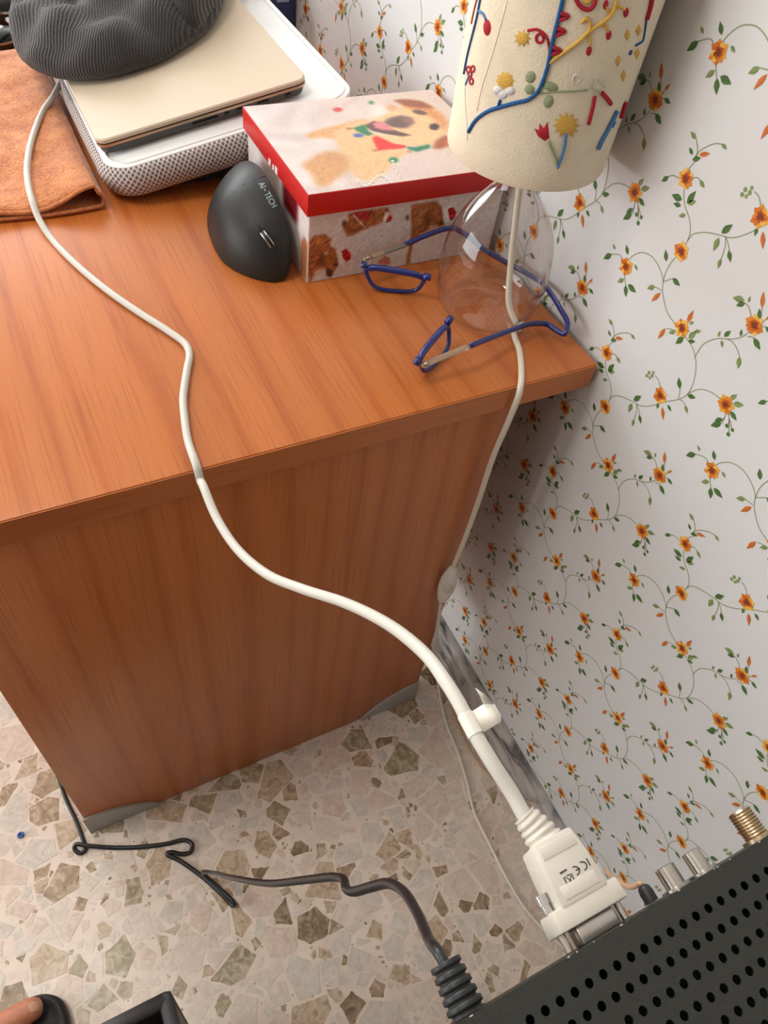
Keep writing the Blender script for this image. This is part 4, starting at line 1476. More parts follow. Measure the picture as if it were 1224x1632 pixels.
def patch(poly, mat, nm, h=.0011):
    d = [(v.x, v.y) for v in poly] if isinstance(poly[0], Vector) else poly
    c = (sum(p[0] for p in d) / len(d), sum(p[1] for p in d) / len(d))
    inn = [(c[0] + (p[0] - c[0]) * .65, c[1] + (p[1] - c[1]) * .65) for p in d]
    n = len(d)
    vs = on_shade(d, .0001) + on_shade(inn, h) + on_shade([c], h * 1.1)
    fs = [(i, (i + 1) % n, (i + 1) % n + n, i + n) for i in range(n)] + [(i + n, (i + 1) % n + n, 2 * n) for i in range(n)]
    return obj(nm, vs, fs, mat, shade)


def sun(cx, cy, r, n, mat, nm='embroidered_sun', inner=.62):
    pts = []
    for k in range(2 * n):
        a = math.pi * k / n; rr = r if k % 2 == 0 else r * inner
        pts.append((cx + rr * math.cos(a), cy + rr * math.sin(a)))
    patch(pts, mat, nm)


thread([(672, -30), (668, 0), (650, 80), (625, 180), (605, 270), (590, 350), (565, 430), (530, 500), (480, 540), (420, 555), (330, 580), (260, 605), (200, 650), (160, 715)], .0016, E_BLUE)
thread([(318, 582), (325, 562), (332, 540)], .0013, E_BLUE)
thread([(228, -20), (205, 100), (180, 200), (155, 300), (136, 400)], .0011, E_BLUE)
thread([(216, 60), (238, 72), (256, 108)], .0010, E_PBLUE)
patch(ell(260, 150, 21, 44), E_RED, 'embroidered_berry')
thread([(208, -10), (190, 60), (176, 128)], .0008, E_RED)
for cx, cy in ((160, 376), (184, 373), (176, 440), (168, 402)):
    thread(ell(cx, cy, 10, 16, 10) + [(cx + 10, cy)], .0008, E_RED, 'embroidered_ring', 2)
thread([(166, 405), (155, 430), (145, 458)], .0009, E_PBLUE)
thread([(140, 420), (142, 560), (152, 690), (152, 760)], .0004, E_WHT, 'seam_thread')
thread([(370, 0), (330, 150), (280, 320), (230, 480), (205, 600)], .0004, SHADE, 'seam_thread')
sun(452, 208, 50, 9, E_YEL)
thread([(480, 165), (530, 160), (575, 190), (595, 250), (598, 322)], .0010, E_RED)
thread(ell(545, 207, 20, 24, 12) + [(565, 207)], .0010, E_RED, 'embroidered_curl', 2)
for cx, cy in ((674, 90), (655, 172), (632, 276)):
    thread([(cx - 22, cy - 24), (cx + 26, cy - 2), (cx - 26, cy + 20)], .0014, E_RED, 'embroidered_thorn', 3)
    patch([(cx - 22, cy - 16), (cx + 14, cy - 1), (cx - 24, cy + 12)], E_RED, 'embroidered_thorn', .0006)
thread([(598, 338), (680, 280), (760, 220), (810, 170), (870, 130), (930, 80), (958, 10), (962, -30)], .0015, E_YEL)
thread([(800, 182), (818, 135), (800, 98), (770, 122)], .0012, E_YEL)
thread([(808, 180), (816, 210), (816, 250)], .0010, E_YEL)
thread([(872, 130), (900, 140), (916, 172)], .0010, E_YEL)
thread([(930, 80), (910, 50), (903, 30)], .0010, E_YEL)
thread([(945, 45), (980, 38), (1006, 50)], .0010, E_YEL)
for cx, cy in ((811, 276), (918, 190), (1012, 68), (902, 26)):
    patch(ell(cx, cy, 15, 28, 12, .2), E_RED, 'embroidered_bud')
thread([(735, -20), (755, 20), (780, 44), (812, 50), (838, 28), (848, -15)], .0015, E_RED, 'embroidered_heart')
patch([(768, -10), (785, 22), (812, 28), (828, 8), (832, -12)], E_YEL, 'embroidered_heart')
sun(358, 438, 52, 10, E_YEL, 'embroidered_blossom', .78)
for cx, cy in ((318, 488), (345, 512), (385, 492)):
    patch(ell(cx, cy, 27, 25, 12), E_WHT, 'embroidered_petal', .0016)
for cx, cy, rx, ry in ((495, 418, 28, 34), (490, 485, 28, 28), (602, 468, 46, 26), (592, 550, 28, 36)):
    patch(ell(cx, cy, rx, ry, 14, .3), E_GRN, 'embroidered_leaf')
thread([(535, 508), (620, 497), (720, 493), (802, 487)], .0008, E_GRN)
sun(858, 468, 52, 9, E_PAL, 'embroidered_star', .35)
thread(ell(742, 428, 18, 22, 10) + [(760, 428)], .0005, E_WHT, 'embroidered_curl', 2)
thread([(842, 520), (832, 580), (808, 672)], .0016, E_RED, 'embroidered_leaf')
thread([(880, 502), (905, 530), (928, 562)], .0017, E_RED, 'embroidered_leaf')
sun(690, 680, 75, 12, E_YEL, inner=.66)
thread([(686, 720), (676, 800), (655, 870), (640, 910)], .0013, E_PBLUE)
patch([(515, 695), (540, 708), (545, 668), (566, 696), (588, 658), (597, 748), (572, 764), (535, 738)], E_RED, 'embroidered_tulip')
thread([(590, 762), (620, 830), (640, 892)], .0011, E_GRN)
thread([(960, 598), (920, 680), (875, 765), (858, 805)], .0024, E_PBLUE, 'embroidered_leaf')
thread([(950, 655), (932, 690)], .0016, E_PBLUE, 'embroidered_leaf')
thread([(1003, 555), (980, 632)], .0022, E_RED, 'embroidered_leaf')
for cx, cy in ((1020, 190), (1080, 165), (970, 330), (998, 410), (1072, 290)):
    patch([(cx - 18, cy), (cx + 2, cy - 34), (cx + 16, cy - 4), (cx - 4, cy + 34)], E_YEL, 'embroidered_diamond')
thread([(1122, 100), (1112, 170), (1100, 222), (1062, 246)], .0009, E_BLUE)
thread([(1040, 272), (1030, 295)], .0013, E_BLUE)
thread([(1152, -20), (1140, 40), (1122, 102)], .0020, E_RED, 'embroidered_leaf')

# cord: down inside the glass, out through the grommet, over the desk edge, switch, floor
gh = .0085
ga = math.atan2(-0.0385, 0.012)
gr = glass_r(gh)
G0 = LC + Vector((gr * math.cos(ga), gr * math.sin(ga), gh))
gdir = Vector((math.cos(ga), math.sin(ga), -.35)).normalized()
inside = [LC + Vector((0, 0, .20)), LC + Vector((0.001, -.001, .16)), LC + Vector((.004, -.008, .11)), LC + Vector((.006, -.018, .06)), LC + Vector((.008, -.029, .025)), G0 - gdir * .004]
tube('inner_cord', spline(inside, 6), .0032, CORD_L, lamp, 10)
v, f = [], []
gx = gdir.cross(Vector((0, 0, 1))).normalized(); gy = gdir.cross(gx)
rings = [(.0035, -.002), (.0070, -.0012), (.0080, .0004), (.0070, .0022), (.0048, .003), (.0034, .005)]
for rr, h in rings:
    for k in range(20):
        a = 6.283 * k / 20; v.append(G0 + gdir * h + gx * (rr * math.cos(a)) + gy * (rr * math.sin(a)))
for i in range(len(rings) - 1):
    for k in range(20):
        f.append((i * 20 + k, i * 20 + (k + 1) % 20, (i + 1) * 20 + (k + 1) % 20, (i + 1) * 20 + k))
obj('grommet', v, f, WHITE_PL, lamp)
edge = onz((819, 640), .7537)
ex_ = -.0985
CZ = .7532
outer = [G0 + gdir * .003, onz((820, 527), .7545), onz((828, 560), CZ), onz((831, 592), CZ + .0003), Vector((-.1030, .4160, .7525)), Vector((-.1058, .4110, .744)), Vector((-.107, .4110, .715))]
dangle = [ony((787, 725), .4125), ony((762, 800), .4135), ony((741, 858), .4145), ony((723, 902), .4155)]
tube('outer_cord', spline(outer + dangle, 8), .0032, CORD_L, lamp, 10)
sw0, sw1 = ony((723, 902), .4155), ony((703, 960), .4165)
swd = (sw1 - sw0).normalized()
sw = empty
swn = (CAM_P - (sw0 + sw1) / 2).normalized()
swn = (swn - swd * swn.dot(swd)).normalized(); sws = swd.cross(swn)
swl = (sw1 - sw0).length
v, f = [], []
for i in range(15):
    t = i / 14; wdt = .0115 * math.sin(math.pi * (.06 + .88 * t)) ** .75
    c = sw0 + swd * (swl * t)
    for k in range(16):
        a = 6.283 * k / 16
        v.append(c + sws * (wdt * math.cos(a)) + swn * (.0055 * math.copysign(abs(math.sin(a)) ** .7, math.sin(a)) * min(1, wdt / .008)))
for i in range(14):
    for k in range(16):
        f.append((i * 16 + k, i * 16 + (k + 1) % 16, (i + 1) * 16 + (k + 1) % 16, (i + 1) * 16 + k))
f.append(tuple(range(15, -1, -1))); f.append(tuple(14 * 16 + k for k in range(16)))
swo = obj('cord_switch', v, f, WHITE_PL, lamp)
c = sw0 + swd * (swl * .5) + swn * .0052 - sws * .002
v, f = [], []
for i, (s, h) in enumerate(((1, 0), (.9, .0012), (.2, .0012))):
    for k in range(18):
        a = 6.283 * k / 18; v.append(c + swd * (.012 * s * math.cos(a)) + sws * (.0062 * s * math.sin(a)) + swn * h)
for i in range(2):
    for k in range(18):
        f.append((i * 18 + k, i * 18 + (k + 1) % 18, (i + 1) * 18 + (k + 1) % 18, (i + 1) * 18 + k))
f.append(tuple(36 + k for k in range(18)))
obj('rocker', v, f, pmat('switch_face', rgb(212, 208, 196), .4), swo)
FZ = .0030
drop = [ony((703, 960), .4165), ony((697, 1000), .418), ony((691, 1030), .421), onz((694, 1062), .03), onz((697, 1082), .008)]
flo = [onz(q, FZ) for q in ((703, 1120), (712, 1155), (730, 1200), (745, 1250), (756, 1295), (780, 1345), (805, 1395), (835, 1445), (868, 1483), (900, 1512), (940, 1545))]
tube('floor_cord', spline(drop + flo, 6), .0026, CORD_L, lamp, 8)

# ================================================================== blue neck-loop reading glasses
NAVY = pmat('navy_acetate', rgb(26, 44, 116), .25, coat=.3)
CLEARP = pmat('clear_plastic_arm', rgb(222, 206, 182), .2)
CLEARP.node_tree.nodes['Principled BSDF'].inputs['Transmission Weight'].default_value = .75
LENS = thin_glass('lens', (.96, .97, .97, 1), 1.5, 1.0)
glasses = empty('reading_glasses', onz((760, 500), .75))
tag(glasses, 'navy blue reading glasses opened at the bridge and looped round the lamp', 'glasses')


def rim(tl, tr, br, bl, zt, zb, nm='rim'):
    TL, TR, BR, BL = onz(tl, zt), onz(tr, zt), onz(br, zb), onz(bl, zb)

    def bil(s, t):
        return (TL * (1 - s) + TR * s) * (1 - t) + (BL * (1 - s) + BR * s) * t
    pts = []
    n = 48
    for k in range(n):
        a = 6.283 * k / n
        c_, s_ = math.cos(a), math.sin(a)
        e = .55
        pts.append(bil(.5 + .5 * math.copysign(abs(c_) ** e, c_), .5 + .5 * math.copysign(abs(s_) ** e, s_)))
    r = tube(nm, pts, [.0022 + .0012 * max(0, -math.sin(6.283 * k / n)) for k in range(n)], NAVY, glasses, 8, True)
    cen = sum(pts, Vector()) / n
    obj('lens', pts + [cen], [(k, (k + 1) % n, n) for k in range(n)], LENS, r)
    return TL, TR, BR, BL


TL, TR, BR, BL = rim((577, 422), (681, 440), (664, 466), (596, 461), .780, .7528)
br_d = (TR - TL).normalized()
tube('bridge_magnet', [TR + br_d * -.004 + Vector((0, 0, -.001)), TR + br_d * .004 + Vector((0, 0, -.001))], .0038, NAVY, glasses, 10)
tube('hinge_block', [TL - br_d * .001, TL + br_d * .005], .0036, NAVY, glasses, 8)
TL2, TR2, BR2, BL2 = rim((666, 570), (715, 512), (716, 556), (676, 597), .780, .7528)
d2 = (TR2 - TL2).normalized()
tube('bridge_magnet', [TR2 - d2 * .003, TR2 + d2 * .004 + Vector((0, 0, .001))], .0038, NAVY, glasses, 10)
tube('hinge_block', [TL2 + d2 * .003 - Vector((0, 0, .003)), TL2 - d2 * .003 - Vector((0, 0, .006))], .0034, NAVY, glasses, 8)
ZB = .779
arm1 = [ony(q, y_) for q, y_ in (((578, 414), .613), ((612, 402), .617), ((648, 389), .620))]
tube('clear_arm', spline(arm1, 6), .0034, CLEARP, glasses, 8, flat=.6, up=(0, 0, 1))
arm1b = [ony(q, y_) for q, y_ in (((612, 402), .617), ((646, 390), .620))]
tube('slider', arm1b, .0018, pmat('slate_slider', rgb(92, 100, 124), .4), glasses, 8)
arm2 = [onz((671, 583), .772), onz((705, 569), .775), onz((748, 552), ZB)]
tube('clear_arm', spline(arm2, 6), .0036, CLEARP, glasses, 8, flat=.6, up=(0, 0, 1))
tube('screw', [onz((676, 581), .7755), onz((684, 578), .7758)], .0016, STEEL, glasses, 8)
tube('screw', [ony((584, 412), .611), ony((592, 409), .612)], .0016, STEEL, glasses, 8)
loop = [ony((645, 390), .620), ony((685, 373), .620), onz((722, 364), .793), onz((745, 376), .786), onz((769, 396), .777), onz((801, 415), .770), onz((824, 427), .768), onz((861, 449), .773), onz((873, 461), .775)]
loop += [onz((893, 492), .776), onz((905, 517), .772), onz((900, 532), .766), onz((888, 527), .764), onz((872, 517), .764), onz((848, 516), .766), onz((810, 528), .772), onz((748, 552), ZB)]
tube('neck_loop', spline(loop, 8), .0024, NAVY, glasses, 8, flat=1.3, up=(0, 0, 1))

# ================================================================== receiver box in the foreground
SX0, SX1, SYB, SYF, SZT, SZB = -0.459, -0.159, -0.0065, -0.215, 0.920, 0.874
STBM = pmat('receiver_dark_paint', rgb(38, 40, 35), .42, var=.18, vscale=300, bump=.12, bscale=900)
stb = empty('set_top_receiver', ((SX0 + SX1) / 2, (SYB + SYF) / 2, SZB))
tag(stb, 'dark grey metal receiver box with a perforated top at the lower right', 'receiver')


def perforated_top():
    px, py, r = 0.00655, 0.0078, 0.00178
    x0, yt = SX0 + .0285, SYB - .0065
    nx, ny = 39, 20
    vs, fs = [], []

    def V(x, y, z):
        vs.append((x, y, z)); return len(vs) - 1
    gx0 = x0; gx1 = x0 + nx * px; gy1 = yt; gy0 = yt - ny * py
    # frame of the plate
    for (a, b, c_, d) in ((SX0, SYF, SX1, gy0), (SX0, gy1, SX1, SYB), (SX0, gy0, gx0, gy1), (gx1, gy0, SX1, gy1)):
        fs.append((V(a, b, SZT), V(c_, b, SZT), V(c_, d, SZT), V(a, d, SZT)))
    for i in range(nx):
        for j in range(ny):
            cx, cy = gx0 + (i + .5) * px, gy1 - (j + .5) * py
            o = [V(cx + sx * px / 2, cy + sy * py / 2, SZT) for sx, sy in ((1, 0), (1, 1), (0, 1), (-1, 1), (-1, 0), (-1, -1), (0, -1), (1, -1))]
            n_ = [V(cx + r * math.cos(k * .7854), cy + r * math.sin(k * .7854), SZT) for k in range(8)]
            w = [V(cx + r * math.cos(k * .7854), cy + r * math.sin(k * .7854), SZT - .0009) for k in range(8)]
            for k in range(8):
                l = (k + 1) % 8
                fs.append((o[k], o[l], n_[l], n_[k])); fs.append((n_[k], n_[l], w[l], w[k]))
    o = obj('perforated_cover', vs, fs, STBM, stb, smooth=False)
    # side walls of the cover
    for nm, a, b in (('side_wall', (SX0, SYF, SZB), (SX0 + .001, SYB, SZT - .0001)), ('side_wall', (SX1 - .001, SYF, SZB), (SX1, SYB, SZT - .0001)),
                     ('rear_panel', (SX0 + .001, SYB - .001, SZB), (SX1 - .001, SYB, SZT - .0001)), ('front_panel', (SX0 + .001, SYF, SZB), (SX1 - .001, SYF + .001, SZT - .0001)),
                     ('bottom_plate', (SX0 + .001, SYF + .001, SZB), (SX1 - .001, SYB - .001, SZB + .001))):
        box(nm, a, b, STBM, stb)
    box('dark_interior', (SX0 + .01, SYF + .01, SZB + .006), (SX1 - .01, SYB - .01, SZB + .008), DARK, stb)  # near-black sheet; the shade inside the case is put into its colour
    # worn bright specks along the rear edge
    rnd = random.Random(3)
    sp = pmat('scraped_paint', rgb(176, 176, 168), .5)
    for k in range(14):
        x = rnd.uniform(SX0 + .01, SX1 - .1); l = rnd.uniform(.0004, .0016)
        box('scratch', (x, SYB - .0004, SZT - .0003), (x + l, SYB + .0001, SZT + .00008), sp, o)


perforated_top()
for sx in (SX0 + .02, SX1 - .02):
    for sy in (SYB - .02, SYF + .02):
        lathe('rubber_foot', [(.001, -.008), (.008, -.008), (.009, 0), (.001, .0)], (sx, sy, SZB), BLACK_PL, stb, 16)
# sockets on the rear panel
CZc = .8985
for xx, zz in ((-.3385, .900), (-.3235, .9005), (-.3300, .886), (-.3150, .886)):
    j = lathe('audio_socket', [(.0068, 0), (.0068, .0010), (.0042, .0012), (.0042, .0095), (.0030, .0098), (.0030, .003), (.0005, .003)], (xx, SYB, zz), STEEL, stb, 24, 'y')
fj = [(.0075, 0), (.0075, .0016)]
for k in range(9):
    fj += [(.0050, .0018 + k * .0013), (.0056, .0024 + k * .0013)]
fj += [(.0048, .0138), (.0036, .0138), (.0036, .008), (.0005, .008)]
lathe('aerial_socket', fj, (-.2905, SYB, .9005), pmat('brassy_nickel', rgb(196, 178, 150), .3, metal=1.0), stb, 28, 'y', ang=20)
# a small side table out of frame carries the receiver
stand = empty('side_table', (-.31, -.13, 0))
tag(stand, 'small dark side table carrying the receiver box at the lower right', 'table')
STM = pmat('dark_walnut', rgb(70, 48, 34), .45)
box('table_top', (SX0 + .004, -.24, .846), (SX1 - .004, -.03, .8658), STM, stand, .001)
for sx in (SX0 + .012, SX1 - .036):
    for sy in (-.225, -.065):
        box('leg', (sx, sy, .0008), (sx + .024, sy + .024, .8457), STM, stand)

# ================================================================== white serial cable with its connector
ser = empty('serial_cable', (-.379, .02, .898))
tag(ser, 'white serial cable with printed connector hood plugged into the receiver box', 'cable')
HX = -.3797
SHELL = pmat('white_hood_plastic', rgb(212, 207, 194), .42)


def hoodpoly(z0, z1, nm, poly, bev=.0008, mat=SHELL, parent=ser):
    return prism(nm, poly, 'z', z0, z1, mat, parent, bev, 40)


hz0, hz1 = .8895, .9080
hood = hoodpoly(hz0, hz1, 'connector_hood', [(HX - .0118, .0075), (HX + .0118, .0075), (HX + .0112, .022), (HX + .0098, .0335), (HX - .0098, .0335), (HX - .0112, .022)], .0014)
fl_ = hoodpoly(hz0 - .0010, hz1 - .0006, 'flange', [(HX - .0168, .0005), (HX + .0168, .0005), (HX + .0162, .0090), (HX - .0162, .0090)], .001)
box('metal_shell', (HX - .0092, SYB, .8930), (HX + .0092, .0006, .9035), STEEL, ser, .0008)
for s in (-1, 1):
    lathe('thumb_screw', [(.0005, .0), (.0022, 0), (.0022, .0035), (.0028, .0036), (.0028, .0075), (.0005, .0076)], (HX + s * .0142, .0090, .8985), CHROME, ser, 14, 'y')
    lathe('screw_tip', [(.0005, -.0068), (.0016, -.0066), (.0016, .0), (.0005, .0001)], (HX + s * .0142, .0006, .8985), STEEL, ser, 12, 'y')
box('panel_step', (HX - .0086, .0262, hz1 - .0003), (HX + .0086, .0312, hz1 + .0003), SHELL, hood, .0002)
box('panel_step', (HX - .0086, .0098, hz1 - .0003), (HX + .0086, .0150, hz1 + .0003), SHELL, hood, .0002)
INK = pmat('grey_ink', rgb(74, 74, 72), .6)


def ink(name, pts2d_list):
    vs, fs = [], []
    for poly in pts2d_list:
        k = len(vs); vs += [(x, y, hz1 + .00012) for x, y in poly]; fs.append(tuple(range(k, k + len(poly))))
    o = obj(name, vs, fs, INK, hood, smooth=False)
    return o


def arc_band(cx, cy, r, w, a0, a1, n=14):
    out = []
    for k in range(n):
        b0 = math.radians(a0 + (a1 - a0) * k / n); b1 = math.radians(a0 + (a1 - a0) * (k + 1) / n)
        out.append([(cx + (r - w) * math.cos(b0), cy + (r - w) * math.sin(b0)), (cx + r * math.cos(b0), cy + r * math.sin(b0)), (cx + r * math.cos(b1), cy + r * math.sin(b1)), (cx + (r - w) * math.cos(b1), cy + (r - w) * math.sin(b1))])
    return out


def Hd(q):          # print positions on the hood top
    p = onz((840 + q[0] / 5.5636, 1280 + q[1] / 5.5636), hz1); return (p.x, p.y)


def band_px(cx, cy, r, w, a0, a1, n=12, ax=(1, 0), ay=(0, 1)):
    return [[Hd(p) for p in poly] for poly in arc_band(cx, cy, r, w, a0, a1, n)]


# the CE mark reads upside down from here
ink('ce_letter_c', band_px(490, 560, 46, 13, -125, 65))
ink('ce_letter_e', band_px(425, 602, 46, 13, -125, 65) + [[Hd(p) for p in ((428, 590), (466, 576), (470, 588), (432, 602))]])
ink('bin_bar', [[Hd(p) for p in ((285, 618), (345, 582), (358, 594), (298, 634))]])
ink('bin_symbol', [[Hd(p) for p in poly] for poly in (
    ((330, 655), (338, 650), (420, 700), (412, 706)), ((385, 640), (392, 645), (375, 735), (366, 732)), ((318, 662), (328, 655), (366, 728), (358, 735)), ((345, 640), (400, 622), (402, 632), (350, 650)), ((392, 640), (402, 636), (430, 690), (420, 696)),
    ((360, 715), (425, 690), (428, 702), (366, 728)))])
ink('side_bars', [[Hd(p) for p in poly] for poly in (((335, 775), (345, 768), (388, 832), (378, 838)), ((518, 492), (530, 488), (566, 550), (556, 556)))])
# ribbed boot
bp_ = [Vector((HX, .0330, .8985)), Vector((HX - .0012, .0400, .8990)), Vector((HX - .0032, .0465, .9000))]
bs = spline(bp_, 10)
br_ = []
for i in range(len(bs)):
    t = i / (len(bs) - 1)
    br_.append((.0086 - .0028 * t) * (1.0 if (i % 5) < 3 else .88))
tube('ribbed_boot', bs, br_, SHELL, ser, 16)
cpx = [((818, 1268), .333), ((786, 1218), .338), ((757, 1170), .345), ((730, 1118), .356), ((706, 1080), .368), ((686, 1052), .382), ((655, 1022), .402), ((610, 990), .436), ((550, 961), .472), ((480, 938), .508),
       ((425, 915), .540), ((378, 875), .568), ((345, 825), .590), ((324, 775), .606)]
cab = [bs[-2], bs[-1]] + [atd(q, d) for q, d in cpx]
cab += [Vector((onz((307, 731), .75).x, .4118, .7440)), Vector((onz((304, 722), .754).x, .4165, .7541)), onz((300, 704), .7541)]
cab += [onz(q, .7541) for q in ((294, 665), (292, 635), (298, 590), (302, 565), (296, 549), (270, 529), (220, 497), (170, 462), (120, 420), (82, 380))]
cab += [onz((61, 347), .7610), onz((52, 322), .7685), onz((46, 300), .7705), onz((43, 268), .7690), onz((50, 225), .7680), onz((70, 175), .7680), onz((86, 152), .7760), onz((94, 136), .7815), onz((101, 121), .7870), Vector((-.4105, 1.16, .7890)), Vector((-.4140, 1.24, .7800)), Vector((-.422, 1.34, .7600))]
tube('cable_cord', spline(cab, 7), .0035, CORD_W, ser, 12)
# paper tag wrapped on the cord
tp = [atd((759, 1173), .3445), atd((741, 1139), .3510)]
tdir = (tp[1] - tp[0]).normalized()
tc_ = (tp[0] + tp[1]) / 2
tview = (CAM_P - tc_).normalized()
tn = (tview - tdir * tview.dot(tdir)).normalized()
tsd = tdir.cross(tn)
if tsd.x < 0:
    tsd = -tsd
hw = (tp[1] - tp[0]).length * .5
vs, fs = [], []
for i in range(13):
    a = 2 * math.pi * i / 12
    for s in (-1, 1):
        vs.append(tc_ + tdir * (hw * s) + tn * (.0039 * math.cos(a)) + tsd * (.0039 * math.sin(a)))
for i in range(12):
    fs.append((2 * i, 2 * i + 1, 2 * i + 3, 2 * i + 2))
TAGM = pmat('white_label_paper', rgb(232, 228, 216), .55)
o = obj('label_tag', vs, fs, TAGM, ser)
vs, fs = [], []
nseg = 10
for i in range(nseg + 1):
    u = i / nseg
    L_ = .0035 + .0110 * u
    curl = .0014 * math.sin(u * 2.2)
    top_w = hw * (1 if u < .82 else 1 - .5 * ((u - .82) / .18) ** 2)
    vs.append(tc_ + tsd * L_ - tn * (.001 - curl) + tdir * top_w * -1)
    vs.append(tc_ + tsd * L_ - tn * (.001 - curl) + tdir * top_w)
for i in range(nseg):
    fs.append((2 * i, 2 * i + 1, 2 * i + 3, 2 * i + 2))
o2 = obj('tag_flap', vs, fs, TAGM, o)
so = o2.modifiers.new('thickness', 'SOLIDIFY'); so.thickness = .0003
# torn corner of the tag that stands up
b0 = tc_ + tsd * .0098 + tdir * hw * .92; b1 = tc_ + tsd * .0142 + tdir * hw * .55
tipv = atd((757, 1096), .346)
mid = (b0 + b1) / 2 * .5 + tipv * .5 + tn * .001
o3 = obj('tag_torn_tip', [b0, b1, mid + tsd * .0014, mid - tsd * .0008, tipv], [(0, 1, 2, 3), (3, 2, 4)], TAGM, o)
so = o3.modifiers.new('thickness', 'SOLIDIFY'); so.thickness = .0003

# ================================================================== black power cord
pw = empty('power_cord', (-.55, .34, 0))
tag(pw, 'flat black power cord kinked across the terrazzo into the receiver box', 'cable')
CB = pmat('black_pvc_cord', rgb(32, 33, 35), .38)
rx = -.4415
z1, z2 = .0036, .0075
path = [Vector((-.70, .72, z1)), onz((92, 1235), z1), onz((106, 1275), z1), onz((120, 1305), z1), onz((133, 1340), z1), onz((136, 1354), z1), onz((128, 1360), z1), onz((119, 1353), z1 + .002), onz((121, 1346), z2 + .002), onz((140, 1348), z2 + .001),
        onz((180, 1351), z1), onz((225, 1350), z1), onz((265, 1345), z1), onz((295, 1339), z1), onz((306, 1346), z1), onz((303, 1358), z1), onz((288, 1361), z1 + .001), onz((272, 1358), z2), onz((266, 1361), z2), onz((285, 1371), z1 + .002), onz((322, 1397), z1), onz((352, 1424), z1), onz((371, 1443), z1), onz((374, 1440), z1 + .007),
        onz((352, 1418), .012), onz((330, 1398), .018), onz((323, 1391), .030), onz((338, 1391), .075)]
path += [atd((370, 1399), .78), atd((430, 1408), .66), atd((490, 1402), .58), atd((535, 1398), .525), atd((549, 1403), .505), atd((551, 1416), .492), atd((560, 1421), .482), atd((590, 1414), .452), atd((618, 1408), .424), atd((642, 1420), .394), atd((665, 1455), .358), atd((684, 1498), .326), atd((697, 1538), .305)]
bend = [Vector((rx - .0003, .0165, .8962)), Vector((rx, .011, .898))]
pth = spline(path[:-1] + bend, 6)
tube('cord', pth, [.0033 - .0006 * max(0, (i - len(pth) + 40) / 40) for i in range(len(pth))], CB, pw, 12, flat=.85)
rl = []
rp = [Vector((rx, .0125 - .0185 * i / 30, .898)) for i in range(31)]
rr = [(.0064 + .0014 * i / 30) * (1 if (i % 6) < 4 else .82) for i in range(31)]
tube('strain_relief', rp, rr, BLACK_PL, pw, 14)

# ================================================================== tan aerial lead along the skirting
an = empty('aerial_lead', (-.03, .3, 0))
tag(an, 'thin tan aerial lead running along the marble skirting to the receiver', 'cable')
TAN = pmat('tan_pvc', rgb(196, 158, 122), .5)
tz = .0026
tpth = [Vector((-.030, .60, tz)), onz((697, 1062), tz), onz((712, 1105), tz), onz((730, 1155), tz), onz((752, 1200), tz), onz((785, 1240), tz), onz((822, 1268), tz), atd((850, 1290), 1.02), atd((885, 1320), .92), atd((925, 1355), .76), atd((965, 1388), .58), atd((998, 1412), .45), Vector((-.3517, .0020, .8992))]
tl_ = spline(tpth, 7)
tube('lead', tl_, [.0021 - .0009 * max(0, (i - len(tl_) + 36) / 36) for i in range(len(tl_))], TAN, an, 8)
lathe('black_plug', [(.0008, -.0062), (.0030, -.006), (.0031, -.002), (.0026, .0002), (.0016, .0010), (.0008, .0012)], (-.3515, .0002, .8995), BLACK_PL, an, 18, 'y')

# ================================================================== bin, bead
BINM = pmat('dark_grey_leatherette', rgb(74, 74, 76), .5, bump=.25, bscale=500)
BINI = pmat('black_bin_lining', rgb(20, 20, 22), .7)
tb = empty('waste_bin', (-.655, .0, 0))
tag(tb, 'open dark grey leatherette bin with padded rim beside the slipper', 'bin')
rz = .30
X1_, Y1_ = -.5785, .1345
X0_, Y0_ = -.7005, -.15
tk = .008


def wallq(a, b, nin, nm):
    """one tapered bin wall between rim points a and b (outer)"""
    a, b = Vector(a), Vector(b)
    c0 = Vector(((X0_ + X1_) / 2, (Y0_ + Y1_) / 2, 0))
    lo_a = c0 + (Vector((a.x, a.y, 0)) - c0) * .90; lo_b = c0 + (Vector((b.x, b.y, 0)) - c0) * .90
    ni = Vector(nin) * tk
    vs = [lo_a + Vector((0, 0, .001)), lo_b + Vector((0, 0, .001)), b, a]
    vs += [v + ni for v in vs]
    return obj(nm, vs, [(0, 1, 2, 3), (7, 6, 5, 4), (0, 4, 5, 1), (2, 6, 7, 3), (0, 3, 7, 4), (1, 5, 6, 2)], BINM, tb, smooth=False)


wallq((X0_, Y1_, rz), (X1_, Y1_, rz), (0, -1, 0), 'side_wall')
wallq((X1_, Y0_, rz), (X0_, Y0_, rz), (0, 1, 0), 'side_wall')
wallq((X1_, Y1_, rz), (X1_, Y0_, rz), (-1, 0, 0), 'side_wall')
wallq((X0_, Y0_, rz), (X0_, Y1_, rz), (1, 0, 0), 'side_wall')
m_ = .006
rimp = [(X1_ - m_, Y1_ - m_), (X0_ + m_, Y1_ - m_), (X0_ + m_, Y0_ + m_), (X1_ - m_, Y0_ + m_)]
for k in range(4):
    a, b = rimp[k], rimp[(k + 1) % 4]
    tube('padded_rim', [(a[0], a[1], rz + .001), (b[0], b[1], rz + .001)], .0075, BINM, tb, 14)
    d = Vector((a[0], a[1], 0)).normalized()
    lathe('rim_corner', [(.0005, .0074), (.0045, .0062), (.0072, .002), (.0075, 0), (.0072, -.003), (.0005, -.0075)], (a[0], a[1], rz + .001), BINM, tb, 14)
